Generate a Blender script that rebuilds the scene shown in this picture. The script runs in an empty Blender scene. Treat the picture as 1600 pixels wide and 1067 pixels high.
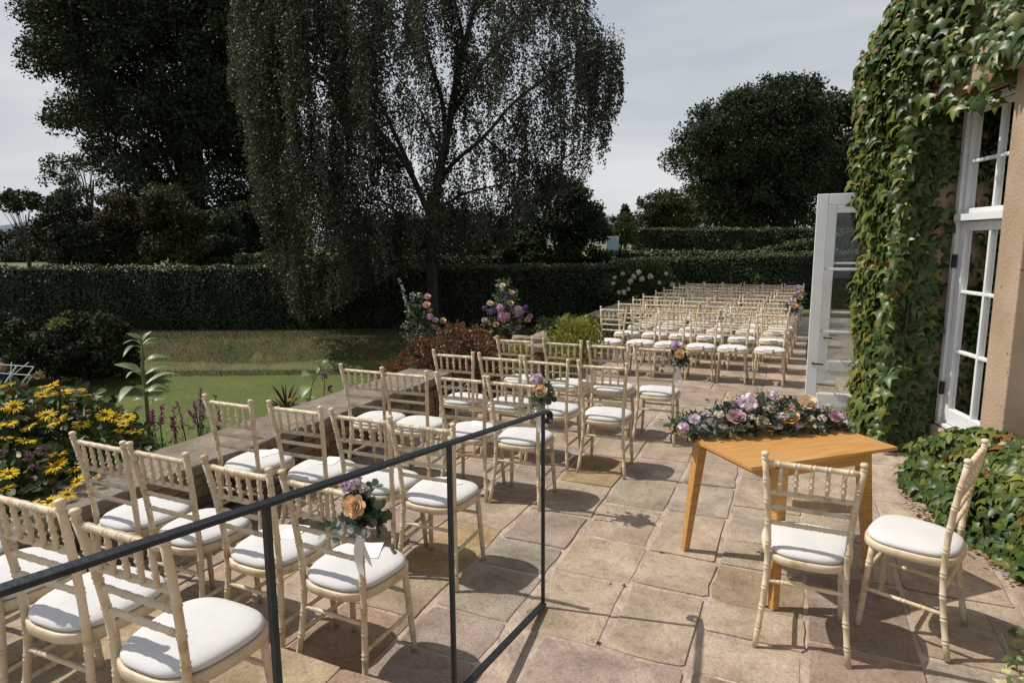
import bpy, math
import numpy as np
from mathutils import Vector, Matrix

rng = np.random.default_rng(11)
C = bpy.context.scene.collection
SC = bpy.context.scene

# ------------------------------------------------------------------ camera, sky, sun, exposure
F_PX, PITCH, ROLL, CAM_H, YAW = 992.6, 0.1526, 0.0071, 1.8715, 0.4192
def cam_axes():
    cp, sp = math.cos(PITCH), math.sin(PITCH)
    R0 = np.array([1, 0, 0.]); Fw = np.array([0, cp, -sp]); D = np.array([0, -sp, -cp])
    c, s = math.cos(ROLL), math.sin(ROLL)
    R = c*R0 + s*D; Dn = -s*R0 + c*D
    M = np.array([[math.cos(YAW), -math.sin(YAW), 0], [math.sin(YAW), math.cos(YAW), 0], [0, 0, 1]])
    return (M @ R, M @ Dn, M @ Fw, M)
RT, DN, FW, MW = cam_axes()
EYE = np.array([0, 0, CAM_H])
cam_d = bpy.data.cameras.new('camera'); cam = bpy.data.objects.new('camera', cam_d); C.objects.link(cam)
cam_d.sensor_width = 36; cam_d.lens = F_PX/1600*36; cam_d.clip_start = 0.02; cam_d.clip_end = 6000
cam.matrix_world = Matrix(((RT[0], -DN[0], -FW[0], 0), (RT[1], -DN[1], -FW[1], 0), (RT[2], -DN[2], -FW[2], CAM_H), (0, 0, 0, 1)))
SC.camera = cam

SUN_EL, SHADOW_AZ = math.radians(53), math.radians(10)      # shadows run to +x, a little to +y
sun_dir = Vector((math.cos(SHADOW_AZ)*math.cos(SUN_EL), math.sin(SHADOW_AZ)*math.cos(SUN_EL), -math.sin(SUN_EL)))
sd = bpy.data.lights.new('sun', 'SUN'); sd.energy = 5.0; sd.angle = math.radians(0.55); sd.color = (1, .93, .82)
sun = bpy.data.objects.new('sun', sd); C.objects.link(sun); sun.rotation_euler = sun_dir.to_track_quat('-Z', 'Y').to_euler()
sun.location = (-8, 2, 14)

wd = bpy.data.worlds.new('World'); SC.world = wd; wd.use_nodes = True
nt = wd.node_tree; nt.nodes.clear()
sky = nt.nodes.new('ShaderNodeTexSky'); sky.sky_type = 'NISHITA'; sky.sun_disc = False
sky.sun_elevation = SUN_EL
sky.sun_rotation = math.atan2(-sun_dir.x, -sun_dir.y)
sky.altitude = 100; sky.air_density = 1.0; sky.dust_density = 2.5; sky.ozone_density = 1.0
tc = nt.nodes.new('ShaderNodeTexCoord')
mp = nt.nodes.new('ShaderNodeMapping'); mp.inputs['Scale'].default_value = (1.1, 1.1, 4.2); mp.inputs['Location'].default_value = (.3, .15, .2)
cn = nt.nodes.new('ShaderNodeTexNoise'); cn.inputs['Scale'].default_value = 1.7; cn.inputs['Detail'].default_value = 6; cn.inputs['Roughness'].default_value = .52
cr = nt.nodes.new('ShaderNodeMapRange'); cr.inputs['From Min'].default_value = .3; cr.inputs['From Max'].default_value = .72
cr.inputs['To Min'].default_value = -.24; cr.inputs['To Max'].default_value = -.62
sz = nt.nodes.new('ShaderNodeSeparateXYZ'); mz = nt.nodes.new('ShaderNodeMath'); mz.operation = 'MAXIMUM'; mz.inputs[1].default_value = .04
dv = nt.nodes.new('ShaderNodeMath'); dv.operation = 'DIVIDE'; ex_ = nt.nodes.new('ShaderNodeMath'); ex_.operation = 'EXPONENT'
om = nt.nodes.new('ShaderNodeMath'); om.operation = 'SUBTRACT'; om.inputs[0].default_value = 1.0
mx = nt.nodes.new('ShaderNodeMix'); mx.data_type = 'RGBA'
cn2 = nt.nodes.new('ShaderNodeTexNoise'); cn2.inputs['Scale'].default_value = 2.4; cn2.inputs['Detail'].default_value = 7; cn2.inputs['Distortion'].default_value = .35
rp = nt.nodes.new('ShaderNodeValToRGB')
rp.color_ramp.elements[0].position = .36; rp.color_ramp.elements[0].color = (6.5, 6.95, 7.45, 1)
rp.color_ramp.elements[1].position = .66; rp.color_ramp.elements[1].color = (8.6, 8.75, 8.95, 1)
bg = nt.nodes.new('ShaderNodeBackground'); bg.inputs['Strength'].default_value = .105
wo = nt.nodes.new('ShaderNodeOutputWorld')
L = nt.links.new
L(tc.outputs['Generated'], mp.inputs['Vector']); L(mp.outputs[0], cn.inputs['Vector']); L(cn.outputs['Fac'], cr.inputs['Value'])
L(mp.outputs[0], cn2.inputs['Vector']); L(cn2.outputs['Fac'], rp.inputs['Fac'])
L(tc.outputs['Generated'], sz.inputs[0]); L(sz.outputs['Z'], mz.inputs[0]); L(cr.outputs[0], dv.inputs[0]); L(mz.outputs[0], dv.inputs[1]); L(dv.outputs[0], ex_.inputs[0]); L(ex_.outputs[0], om.inputs[1]); L(om.outputs[0], mx.inputs['Factor']); L(sky.outputs[0], mx.inputs['A']); L(rp.outputs[0], mx.inputs['B'])
L(mx.outputs['Result'], bg.inputs['Color']); L(bg.outputs[0], wo.inputs['Surface'])
SC.view_settings.view_transform = 'Standard'; SC.view_settings.look = 'None'
SC.view_settings.exposure = -0.28; SC.view_settings.gamma = 1; SC.view_settings.use_curve_mapping = False
SC.render.engine = 'CYCLES'
SC.cycles.max_bounces = 6; SC.cycles.diffuse_bounces = 2; SC.cycles.glossy_bounces = 2
SC.cycles.transmission_bounces = 4; SC.cycles.transparent_max_bounces = 6

# ------------------------------------------------------------------ pixel helpers (photo is 1600 x 1067)
def ray(px, py): return RT*((px-800)/F_PX) + DN*((py-533.5)/F_PX) + FW
FWH = np.array([-math.sin(YAW), math.cos(YAW), 0])      # horizontal forward of the view
RTH = np.array([math.cos(YAW), math.sin(YAW), 0])
def at(px, py, d):                                      # point at horizontal forward distance d
    r = ray(px, py); return EYE + r*(d/float(r @ FWH))
def onz(px, py, z): r = ray(px, py); return EYE + r*((z-CAM_H)/r[2])
def onx(px, py, u): r = ray(px, py); return EYE + r*(u/r[0])
def cw(cx, cy, z): return RTH*cx + FWH*cy + np.array([0, 0, z])

# ------------------------------------------------------------------ materials
MATS = {}
def new_mat(name):
    m = bpy.data.materials.new(name); m.use_nodes = True; MATS[name] = m
    n = m.node_tree; b = n.nodes['Principled BSDF']; return m, n, b
def mat(name, col, rough=.6, col2=None, scale=8., metal=0, bump=0., bscale=None, detail=4, coord='Object', stretch=None, lo=.35, hi=.65, spec=.5):
    m, n, b = new_mat(name)
    b.inputs['Roughness'].default_value = rough; b.inputs['Metallic'].default_value = metal
    b.inputs['Specular IOR Level'].default_value = spec
    b.inputs['Base Color'].default_value = (*col, 1)
    t = n.nodes.new('ShaderNodeTexCoord'); vec = t.outputs[coord]
    if stretch:
        mpn = n.nodes.new('ShaderNodeMapping'); mpn.inputs['Scale'].default_value = stretch
        n.links.new(vec, mpn.inputs[0]); vec = mpn.outputs[0]
    if col2:
        tx = n.nodes.new('ShaderNodeTexNoise'); tx.inputs['Scale'].default_value = scale; tx.inputs['Detail'].default_value = detail
        rr = n.nodes.new('ShaderNodeValToRGB'); rr.color_ramp.elements[0].position = lo; rr.color_ramp.elements[1].position = hi
        rr.color_ramp.elements[0].color = (*col, 1); rr.color_ramp.elements[1].color = (*col2, 1)
        n.links.new(vec, tx.inputs['Vector']); n.links.new(tx.outputs['Fac'], rr.inputs['Fac']); n.links.new(rr.outputs[0], b.inputs['Base Color'])
    if bump:
        tb = n.nodes.new('ShaderNodeTexNoise'); tb.inputs['Scale'].default_value = bscale or scale*3; tb.inputs['Detail'].default_value = 6
        bn = n.nodes.new('ShaderNodeBump'); bn.inputs['Strength'].default_value = bump; bn.inputs['Distance'].default_value = .02
        n.links.new(vec, tb.inputs['Vector']); n.links.new(tb.outputs['Fac'], bn.inputs['Height']); n.links.new(bn.outputs[0], b.inputs['Normal'])
    return m
def leaf_mat(name, src='attr', rough=.45, trans=.22, spec=.35):
    # colour of each leaf comes from the leaf itself (attribute or object colour)
    m, n, b = new_mat(name)
    if src == 'attr':
        a = n.nodes.new('ShaderNodeAttribute'); a.attribute_name = 'col'; o = a.outputs['Color']
    else:
        a = n.nodes.new('ShaderNodeObjectInfo'); o = a.outputs['Color']
    n.links.new(o, b.inputs['Base Color']); b.inputs['Roughness'].default_value = rough; b.inputs['Specular IOR Level'].default_value = spec
    if trans:
        tr = n.nodes.new('ShaderNodeBsdfTranslucent'); ms = n.nodes.new('ShaderNodeMixShader'); ms.inputs[0].default_value = trans
        n.links.new(o, tr.inputs['Color']); n.links.new(b.outputs[0], ms.inputs[1]); n.links.new(tr.outputs[0], ms.inputs[2])
        n.links.new(ms.outputs[0], n.nodes['Material Output'].inputs['Surface'])
    return m

M_LEAF = leaf_mat('foliage'); M_LEAFO = leaf_mat('single_leaf', 'obj', .42, .2, .4)
M_GLOSSLEAF = leaf_mat('glossy_foliage', 'attr', .40, .2, .42)
M_DULL = leaf_mat('dark_foliage', 'attr', .65, .12, .15)
M_HEDGE = leaf_mat('hedge_leaf', 'attr', .5, .06, .4)
M_PETAL = leaf_mat('petal', 'attr', .6, .25, .2)
M_PETALO = leaf_mat('petal_single', 'obj', .6, .25, .2)
M_BARK = mat('bark', (.03, .026, .022), .9, (.065, .055, .045), 14, bump=.6)
M_BIRCH = mat('birch_bark', (.018, .016, .014), .85, (.05, .046, .042), 5, stretch=(1, 1, .35), bump=.4)
M_CORE = mat('hedge_core', (.006, .009, .004), .95)
def chair_wood():
    m, n, b = new_mat('limewashed_wood'); b.inputs['Roughness'].default_value = .5
    t = n.nodes.new('ShaderNodeTexCoord'); oi = n.nodes.new('ShaderNodeObjectInfo')
    ad = n.nodes.new('ShaderNodeVectorMath'); ad.operation = 'ADD'
    n.links.new(t.outputs['Object'], ad.inputs[0])
    cb = n.nodes.new('ShaderNodeCombineXYZ')
    mm = n.nodes.new('ShaderNodeMath'); mm.operation = 'MULTIPLY'; mm.inputs[1].default_value = 30
    n.links.new(oi.outputs['Random'], mm.inputs[0]); n.links.new(mm.outputs[0], cb.inputs[0]); n.links.new(mm.outputs[0], cb.inputs[2]); n.links.new(cb.outputs[0], ad.inputs[1])
    t1 = n.nodes.new('ShaderNodeTexNoise'); t1.inputs['Scale'].default_value = 16; t1.inputs['Detail'].default_value = 5
    t2 = n.nodes.new('ShaderNodeTexNoise'); t2.inputs['Scale'].default_value = 120; t2.inputs['Detail'].default_value = 2
    n.links.new(ad.outputs[0], t1.inputs['Vector']); n.links.new(ad.outputs[0], t2.inputs['Vector'])
    r = n.nodes.new('ShaderNodeValToRGB'); e = r.color_ramp.elements
    e[0].position = .3; e[0].color = (.47, .34, .19, 1); e[1].position = .43; e[1].color = (.64, .53, .37, 1)
    q = e.new(.7); q.color = (.70, .61, .47, 1)
    n.links.new(t1.outputs['Fac'], r.inputs['Fac'])
    r2 = n.nodes.new('ShaderNodeValToRGB'); r2.color_ramp.elements[0].position = .27; r2.color_ramp.elements[0].color = (.42, .3, .18, 1)
    r2.color_ramp.elements[1].position = .36; r2.color_ramp.elements[1].color = (1, 1, 1, 1)
    n.links.new(t2.outputs['Fac'], r2.inputs['Fac'])
    x = n.nodes.new('ShaderNodeMix'); x.data_type = 'RGBA'; x.blend_type = 'MULTIPLY'; x.inputs['Factor'].default_value = .45
    n.links.new(r.outputs[0], x.inputs['A']); n.links.new(r2.outputs[0], x.inputs['B']); hv = n.nodes.new('ShaderNodeHueSaturation'); mr = n.nodes.new('ShaderNodeMapRange'); mr.inputs['To Min'].default_value = .86; mr.inputs['To Max'].default_value = 1.06
    n.links.new(oi.outputs['Random'], mr.inputs['Value']); n.links.new(mr.outputs[0], hv.inputs['Value']); n.links.new(x.outputs['Result'], hv.inputs['Color']); n.links.new(hv.outputs[0], b.inputs['Base Color'])
    bn = n.nodes.new('ShaderNodeBump'); bn.inputs['Strength'].default_value = .12; bn.inputs['Distance'].default_value = .002
    n.links.new(t1.outputs['Fac'], bn.inputs['Height']); n.links.new(bn.outputs[0], b.inputs['Normal'])
    return m
M_CHAIR = chair_wood()
M_PAD = mat('white_seat_fabric', (.61, .615, .63), .9, (.66, .66, .665), 4, bump=.35, bscale=7, spec=.15)
M_RIBBON = mat('white_ribbon', (.78, .78, .77), .5, bump=.08, bscale=60)
M_CARD = mat('white_card', (.80, .80, .79), .8)
M_OAK = mat('oiled_oak', (.42, .195, .052), .4, (.63, .36, .125), 6, stretch=(.7, 16, 16), bump=.12, bscale=30, lo=.28, hi=.66, detail=8)
M_STEEL = mat('painted_steel', (.006, .012, .017), .45, (.012, .02, .026), 30, bump=.18, bscale=90)
M_SILVER = mat('chrome_tube', (.72, .73, .75), .32, metal=.6)
M_WHITEP = mat('white_paint', (.76, .78, .80), .42, (.70, .725, .75), 3.5, bump=.06, bscale=60)
M_SAND = mat('tan_sandstone', (.35, .255, .175), .9, (.43, .325, .235), 3.2, bump=.35, bscale=45)
def pits(m, col, scale, lo, hi):
    n = m.node_tree; b = n.nodes['Principled BSDF']; src = b.inputs['Base Color'].links[0].from_socket
    t = n.nodes.new('ShaderNodeTexCoord'); x = n.nodes.new('ShaderNodeTexNoise'); x.inputs['Scale'].default_value = scale; x.inputs['Detail'].default_value = 3
    r = n.nodes.new('ShaderNodeValToRGB'); r.color_ramp.elements[0].position = lo; r.color_ramp.elements[0].color = (0, 0, 0, 1); r.color_ramp.elements[1].position = hi; r.color_ramp.elements[1].color = (1, 1, 1, 1)
    k = n.nodes.new('ShaderNodeMix'); k.data_type = 'RGBA'; k.inputs['B'].default_value = (*col, 1)
    n.links.new(t.outputs['Object'], x.inputs['Vector']); n.links.new(x.outputs['Fac'], r.inputs[0]); n.links.new(r.outputs[0], k.inputs['Factor']); n.links.new(src, k.inputs['A']); n.links.new(k.outputs['Result'], b.inputs['Base Color'])
pits(M_SAND, (.16, .09, .055), 16, .69, .73)
M_PLINTH = mat('rough_stone', (.30, .24, .17), .95, (.42, .35, .26), 9, bump=.9, bscale=22)
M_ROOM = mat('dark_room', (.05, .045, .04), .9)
M_CURTAIN = mat('grey_curtain', (.33, .31, .29), .9, (.22, .2, .19), 3, stretch=(22, 22, .2))
M_SOIL = mat('soil', (.035, .024, .016), .95, (.07, .05, .033), 12, bump=.6)
M_POT = mat('black_plastic', (.012, .012, .013), .5)
M_NAVY = mat('navy_fabric', (.012, .02, .036), .75, (.02, .03, .05), 12, bump=.2, bscale=160)
M_HINGE = mat('black_iron', (.015, .013, .012), .6)
M_DAISYC = mat('flower_disc', (.10, .045, .008), .9, (.20, .10, .012), 160, bump=.8, bscale=260)
M_STEM = mat('green_stem', (.10, .15, .045), .6)
M_STEMD = mat('brown_stem', (.06, .04, .025), .8)
M_SKIN = mat('skin', (.38, .19, .13), .5, (.44, .23, .16), 8)
M_HAIR = mat('dark_hair', (.03, .015, .01), .55, bump=.4, bscale=90)
M_PALEBLUE = mat('pale_blue_panel', (.35, .55, .68), .5, (.62, .72, .78), 4)
def glass_mat():
    m, n, b = new_mat('window_glass'); n.nodes.remove(b)
    tr = n.nodes.new('ShaderNodeBsdfTransparent'); tr.inputs[0].default_value = (.86, .89, .9, 1)
    gl = n.nodes.new('ShaderNodeBsdfGlossy'); gl.inputs['Roughness'].default_value = .01
    fr = n.nodes.new('ShaderNodeFresnel'); fr.inputs[0].default_value = 1.5
    ms = n.nodes.new('ShaderNodeMixShader')
    n.links.new(fr.outputs[0], ms.inputs[0]); n.links.new(tr.outputs[0], ms.inputs[1]); n.links.new(gl.outputs[0], ms.inputs[2])
    n.links.new(ms.outputs[0], n.nodes['Material Output'].inputs['Surface']); return m
M_GLASS = glass_mat()
def stone_mat(name, grain=1.):
    # colour of each stone from the object itself; mottling, lichen and relief on top
    m, n, b = new_mat(name); b.inputs['Roughness'].default_value = .82; b.inputs['Specular IOR Level'].default_value = .3
    oi = n.nodes.new('ShaderNodeObjectInfo'); g = n.nodes.new('ShaderNodeNewGeometry')
    t1 = n.nodes.new('ShaderNodeTexNoise'); t1.inputs['Scale'].default_value = 3.3*grain; t1.inputs['Detail'].default_value = 7; t1.inputs['Roughness'].default_value = .62; t1.inputs['Distortion'].default_value = .5
    t2 = n.nodes.new('ShaderNodeTexNoise'); t2.inputs['Scale'].default_value = 17*grain; t2.inputs['Detail'].default_value = 6; t2.inputs['Roughness'].default_value = .7
    t3 = n.nodes.new('ShaderNodeTexNoise'); t3.inputs['Scale'].default_value = 1.7*grain; t3.inputs['Detail'].default_value = 4
    for t in (t1, t2, t3): n.links.new(g.outputs['Position'], t.inputs['Vector'])
    r1 = n.nodes.new('ShaderNodeValToRGB'); r1.color_ramp.elements[0].position = .32; r1.color_ramp.elements[0].color = (.62, .58, .52, 1)
    r1.color_ramp.elements[1].position = .68; r1.color_ramp.elements[1].color = (1.12, 1.1, 1.05, 1)
    r2 = n.nodes.new('ShaderNodeValToRGB'); r2.color_ramp.elements[0].position = .30; r2.color_ramp.elements[0].color = (.5, .47, .43, 1)
    r2.color_ramp.elements[1].position = .5; r2.color_ramp.elements[1].color = (1, 1, 1, 1)
    r3 = n.nodes.new('ShaderNodeValToRGB'); r3.color_ramp.elements[0].position = .56; r3.color_ramp.elements[0].color = (0, 0, 0, 1)
    r3.color_ramp.elements[1].position = .72; r3.color_ramp.elements[1].color = (.5, .5, .5, 1)
    n.links.new(t1.outputs['Fac'], r1.inputs[0]); n.links.new(t2.outputs['Fac'], r2.inputs[0]); n.links.new(t3.outputs['Fac'], r3.inputs[0])
    a = n.nodes.new('ShaderNodeMix'); a.data_type = 'RGBA'; a.blend_type = 'MULTIPLY'; a.inputs['Factor'].default_value = 1
    n.links.new(oi.outputs['Color'], a.inputs['A']); n.links.new(r1.outputs[0], a.inputs['B'])
    c = n.nodes.new('ShaderNodeMix'); c.data_type = 'RGBA'; c.blend_type = 'MULTIPLY'; c.inputs['Factor'].default_value = .6
    n.links.new(a.outputs['Result'], c.inputs['A']); n.links.new(r2.outputs[0], c.inputs['B'])
    d = n.nodes.new('ShaderNodeMix'); d.data_type = 'RGBA'; d.inputs['B'].default_value = (.44, .32, .225, 1)
    n.links.new(r3.outputs[0], d.inputs['Factor']); n.links.new(c.outputs['Result'], d.inputs['A'])
    n.links.new(d.outputs['Result'], b.inputs['Base Color'])
    # dark lichen specks and fine pits
    t4 = n.nodes.new('ShaderNodeTexNoise'); t4.inputs['Scale'].default_value = 62*grain; t4.inputs['Detail'].default_value = 4; t4.inputs['Roughness'].default_value = .75
    t5 = n.nodes.new('ShaderNodeTexVoronoi'); t5.inputs['Scale'].default_value = 26*grain; t5.inputs['Randomness'].default_value = 1
    for t in (t4, t5): n.links.new(g.outputs['Position'], t.inputs['Vector'])
    r4 = n.nodes.new('ShaderNodeValToRGB'); r4.color_ramp.elements[0].position = .33; r4.color_ramp.elements[0].color = (.55, .52, .48, 1); r4.color_ramp.elements[1].position = .6; r4.color_ramp.elements[1].color = (1.08, 1.07, 1.05, 1)
    r5 = n.nodes.new('ShaderNodeValToRGB'); r5.color_ramp.elements[0].position = .05; r5.color_ramp.elements[0].color = (.55, .53, .5, 1); r5.color_ramp.elements[1].position = .16; r5.color_ramp.elements[1].color = (1, 1, 1, 1)
    n.links.new(t4.outputs['Fac'], r4.inputs[0]); n.links.new(t5.outputs['Distance'], r5.inputs[0])
    x1 = n.nodes.new('ShaderNodeMix'); x1.data_type = 'RGBA'; x1.blend_type = 'MULTIPLY'; x1.inputs['Factor'].default_value = .6
    x2 = n.nodes.new('ShaderNodeMix'); x2.data_type = 'RGBA'; x2.blend_type = 'MULTIPLY'; x2.inputs['Factor'].default_value = .5
    n.links.new(d.outputs['Result'], x1.inputs['A']); n.links.new(r4.outputs[0], x1.inputs['B']); n.links.new(x1.outputs['Result'], x2.inputs['A']); n.links.new(r5.outputs[0], x2.inputs['B'])
    n.links.new(x2.outputs['Result'], b.inputs['Base Color'])
    bn = n.nodes.new('ShaderNodeBump'); bn.inputs['Strength'].default_value = .8; bn.inputs['Distance'].default_value = .012
    sm = n.nodes.new('ShaderNodeMath'); sm.operation = 'ADD'; sm2 = n.nodes.new('ShaderNodeMath'); sm2.operation = 'MULTIPLY_ADD'; sm2.inputs[1].default_value = .45
    n.links.new(t1.outputs['Fac'], sm.inputs[0]); n.links.new(t2.outputs['Fac'], sm.inputs[1]); n.links.new(t4.outputs['Fac'], sm2.inputs[0]); n.links.new(sm.outputs[0], sm2.inputs[2]); n.links.new(sm2.outputs[0], bn.inputs['Height'])
    n.links.new(bn.outputs[0], b.inputs['Normal']); return m
M_SLAB = stone_mat('flagstone'); M_WALLSTONE = stone_mat('drystone', 2.2)
M_MORTAR = mat('mortar', (.33, .26, .215), .95, (.50, .405, .34), 7, bump=.9, bscale=35, coord='Object')

# ------------------------------------------------------------------ mesh helpers
def tag(o, label=None, cat=None, group=None, kind=None):
    if label: o['label'] = label
    if cat: o['category'] = cat
    if group: o['group'] = group
    if kind: o['kind'] = kind
    return o
def empty(name, loc=(0, 0, 0), rz=0, label=None, cat=None, group=None):
    o = bpy.data.objects.new(name, None); C.objects.link(o); o.location = tuple(map(float, loc)); o.rotation_euler = (0, 0, rz)
    o.empty_display_size = .1
    return tag(o, label, cat, group)
def link(name, me, m=None, parent=None, loc=None):
    o = bpy.data.objects.new(name, me); C.objects.link(o)
    if m and not me.materials: me.materials.append(m)
    if parent: o.parent = parent
    if loc is not None: o.location = tuple(map(float, loc))
    return o
class MB:
    def __init__(s): s.v = []; s.f = []; s.n = 0
    def add(s, v, f):
        s.f += [tuple(i+s.n for i in q) for q in f]; s.v += [tuple(map(float, p)) for p in v]; s.n += len(v); return s
    def box(s, c, h, rz=0.):
        c = np.array(c, float); ca, sa = math.cos(rz), math.sin(rz); v = []
        for x, y, z in ((-1,-1,-1),(1,-1,-1),(1,1,-1),(-1,1,-1),(-1,-1,1),(1,-1,1),(1,1,1),(-1,1,1)):
            a, b = x*h[0], y*h[1]; v.append(c + [a*ca-b*sa, a*sa+b*ca, z*h[2]])
        return s.add(v, [(0,3,2,1),(4,5,6,7),(0,1,5,4),(1,2,6,5),(2,3,7,6),(3,0,4,7)])
    def prism(s, base8): return s.add(base8, [(0,3,2,1),(4,5,6,7),(0,1,5,4),(1,2,6,5),(2,3,7,6),(3,0,4,7)])
    def tube(s, pts, rad, n=8, cap=True):
        pts = np.array(pts, float); k = len(pts)
        rad = np.broadcast_to(np.array(rad, float), (k,))
        T = np.gradient(pts, axis=0); T /= np.linalg.norm(T, axis=1)[:, None]+1e-12
        ref = np.array([0, 0, 1.]) if abs(T[0][2]) < .9 else np.array([1., 0, 0])
        a = np.arange(n)*2*math.pi/n; V = []
        for i in range(k):
            x = np.cross(ref, T[i]); x /= np.linalg.norm(x)+1e-12; y = np.cross(T[i], x); ref = np.cross(x, T[i]) if False else ref
            V += list(pts[i] + rad[i]*(np.cos(a)[:, None]*x + np.sin(a)[:, None]*y))
        f = [(i*n+j, i*n+(j+1) % n, (i+1)*n+(j+1) % n, (i+1)*n+j) for i in range(k-1) for j in range(n)]
        if cap: f += [tuple(range(n-1, -1, -1)), tuple((k-1)*n+j for j in range(n))]
        return s.add(V, f)
    def lathe(s, prof, n=12, c=(0, 0, 0)):
        a = np.arange(n)*2*math.pi/n; V = []
        for r, z in prof: V += [(c[0]+r*math.cos(t), c[1]+r*math.sin(t), c[2]+z) for t in a]
        k = len(prof); f = [(i*n+j, i*n+(j+1) % n, (i+1)*n+(j+1) % n, (i+1)*n+j) for i in range(k-1) for j in range(n)]
        f += [tuple(range(n-1, -1, -1)), tuple((k-1)*n+j for j in range(n))]
        return s.add(V, f)
    def mesh(s, name, smooth=False):
        me = bpy.data.meshes.new(name); me.from_pydata(s.v, [], s.f)
        if smooth: me.polygons.foreach_set('use_smooth', [True]*len(me.polygons))
        me.update(); return me
    def build(s, name, m, parent=None, smooth=False, loc=None): return link(name, s.mesh(name, smooth), m, parent, loc)
def bevel(o, w, seg=2):
    md = o.modifiers.new('bevel', 'BEVEL'); md.width = w; md.segments = seg; md.limit_method = 'ANGLE'; return o
def unit(v): return v/(np.linalg.norm(v, axis=-1, keepdims=True)+1e-12)
def rdir(n): return unit(rng.normal(size=(n, 3)))

# leaf templates: x side, y towards the tip, z normal
T_RHOMB = (np.array([[0, 0, 0], [.36, .45, .06], [0, 1, 0], [-.36, .45, .06]]), [(0, 1, 2), (0, 2, 3)])
T_OVAL = (np.array([[0, 0, 0], [.30, .30, .05], [.26, .68, .04], [0, 1, -.04], [-.26, .68, .04], [-.30, .30, .05]]), [(0, 1, 2, 3), (0, 3, 4, 5)])
T_ROUND = (np.array([[0, 0, 0], [.42, .28, .06], [.40, .72, .05], [0, 1, -.03], [-.40, .72, .05], [-.42, .28, .06]]), [(0, 1, 2, 3), (0, 3, 4, 5)])
T_NARROW = (np.array([[0, 0, 0], [.11, .4, .03], [0, 1, -.06], [-.11, .4, .03]]), [(0, 1, 2), (0, 2, 3)])
T_BLADE = (np.array([[-.06, 0, 0], [.06, 0, 0], [0, 1, .25]]), [(0, 1, 2)])
T_IVY = (np.array([[0, .14, .02], [.20, -.06, -.06], [.38, .10, -.05], [.64, .36, -.20], [.26, .44, -.01], [.19, .64, -.02], [0, 1.08, -.20],
                   [-.19, .64, -.02], [-.26, .44, -.01], [-.64, .36, -.20], [-.38, .10, -.05], [-.20, -.06, -.06], [0, .46, .09]]),
         [(12, 0, 1, 2), (12, 2, 3, 4), (12, 4, 5, 6), (12, 6, 7, 8), (12, 8, 9, 10), (12, 10, 11, 0)])
def leaves_mesh(name, tpl, pos, tip, nrm, size, col):
    V, Fc = tpl; N = len(pos); tip = unit(tip); nrm = nrm - tip*(nrm*tip).sum(1)[:, None]; nrm = unit(nrm); side = np.cross(tip, nrm)
    size = np.broadcast_to(np.asarray(size, float), (N,))
    P = pos[:, None, :] + size[:, None, None]*(V[None, :, 0, None]*side[:, None] + V[None, :, 1, None]*tip[:, None] + V[None, :, 2, None]*nrm[:, None])
    k = len(V); P = P.reshape(-1, 3).astype(np.float32)
    cnt = np.tile([len(q) for q in Fc], N); fl = np.concatenate([np.array(q) for q in Fc])
    idx = (np.arange(N)[:, None]*k + fl[None]).ravel().astype(np.int32)
    me = bpy.data.meshes.new(name); me.vertices.add(len(P)); me.vertices.foreach_set('co', P.ravel())
    me.loops.add(len(idx)); me.loops.foreach_set('vertex_index', idx)
    st = np.concatenate([[0], np.cumsum(cnt)[:-1]]).astype(np.int32)
    me.polygons.add(len(cnt)); me.polygons.foreach_set('loop_start', st)
    me.update(calc_edges=True)
    at_ = me.attributes.new('col', 'FLOAT_COLOR', 'POINT')
    c4 = np.ones((N, 4), np.float32); c4[:, :3] = col; at_.data.foreach_set('color', np.repeat(c4, k, 0).ravel())
    return me
def colmix(n, stops, jit=.12):
    s = np.array(stops, float); i = rng.integers(0, len(s), n); j = rng.integers(0, len(s), n); t = rng.random((n, 1))
    return np.clip((s[i]*t + s[j]*(1-t))*(1+jit*rng.normal(size=(n, 1))), .002, 1)
def in_poly(p, poly):
    x, y = p[:, 0], p[:, 1]; c = np.zeros(len(p), bool); n = len(poly)
    for i in range(n):
        (x1, y1), (x2, y2) = poly[i], poly[i-1]
        c ^= ((y1 > y) != (y2 > y)) & (x < (x2-x1)*(y-y1)/(y2-y1+1e-9)+x1)
    return c
def sample_poly(poly, n):
    q = np.array(poly, float); lo, hi = q.min(0), q.max(0); out = np.zeros((0, 2))
    while len(out) < n:
        p = lo + rng.random((n*3, 2))*(hi-lo); out = np.vstack([out, p[in_poly(p, poly)]])
    return out[:n]
def at_many(px, py, d):
    r = RT[None]*((px-800)/F_PX)[:, None] + DN[None]*((py-533.5)/F_PX)[:, None] + FW[None]
    return EYE + r*(d/(r @ FWH))[:, None]
ARR = np.array

# ------------------------------------------------------------------ ground, lawn, hills
def smooth01(t): t = np.clip(t, 0, 1); return t*t*(3-2*t)
LAWN_Z = -1.0
def ground_h(cx, cy):
    w = RTH[None]*cx[:, None] + FWH[None]*cy[:, None]
    h = LAWN_Z + .55*smooth01((cy-13.85-.10*(1+np.sin(cx*.8))-.06*(1+np.sin(cx*2.1+1)))/1.3) + .08*smooth01((cy-9)/6)
    side = smooth01((w[:, 0]+4.9)/.8)*smooth01((w[:, 1]-16.8)/.5)
    h = h*(1-side) + side*(-.05)
    return h
def sheet(name, xs, ys, m, dz=0.):
    X, Y = np.meshgrid(xs, ys); x, y = X.ravel(), Y.ravel(); z = ground_h(x, y) + dz
    P = RTH[None]*x[:, None] + FWH[None]*y[:, None]; P[:, 2] = z
    nx = len(xs); f = [(j*nx+i, j*nx+i+1, (j+1)*nx+i+1, (j+1)*nx+i) for j in range(len(ys)-1) for i in range(nx-1)]
    b = MB().add(P, f); return b.build(name, m, smooth=True)
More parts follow.
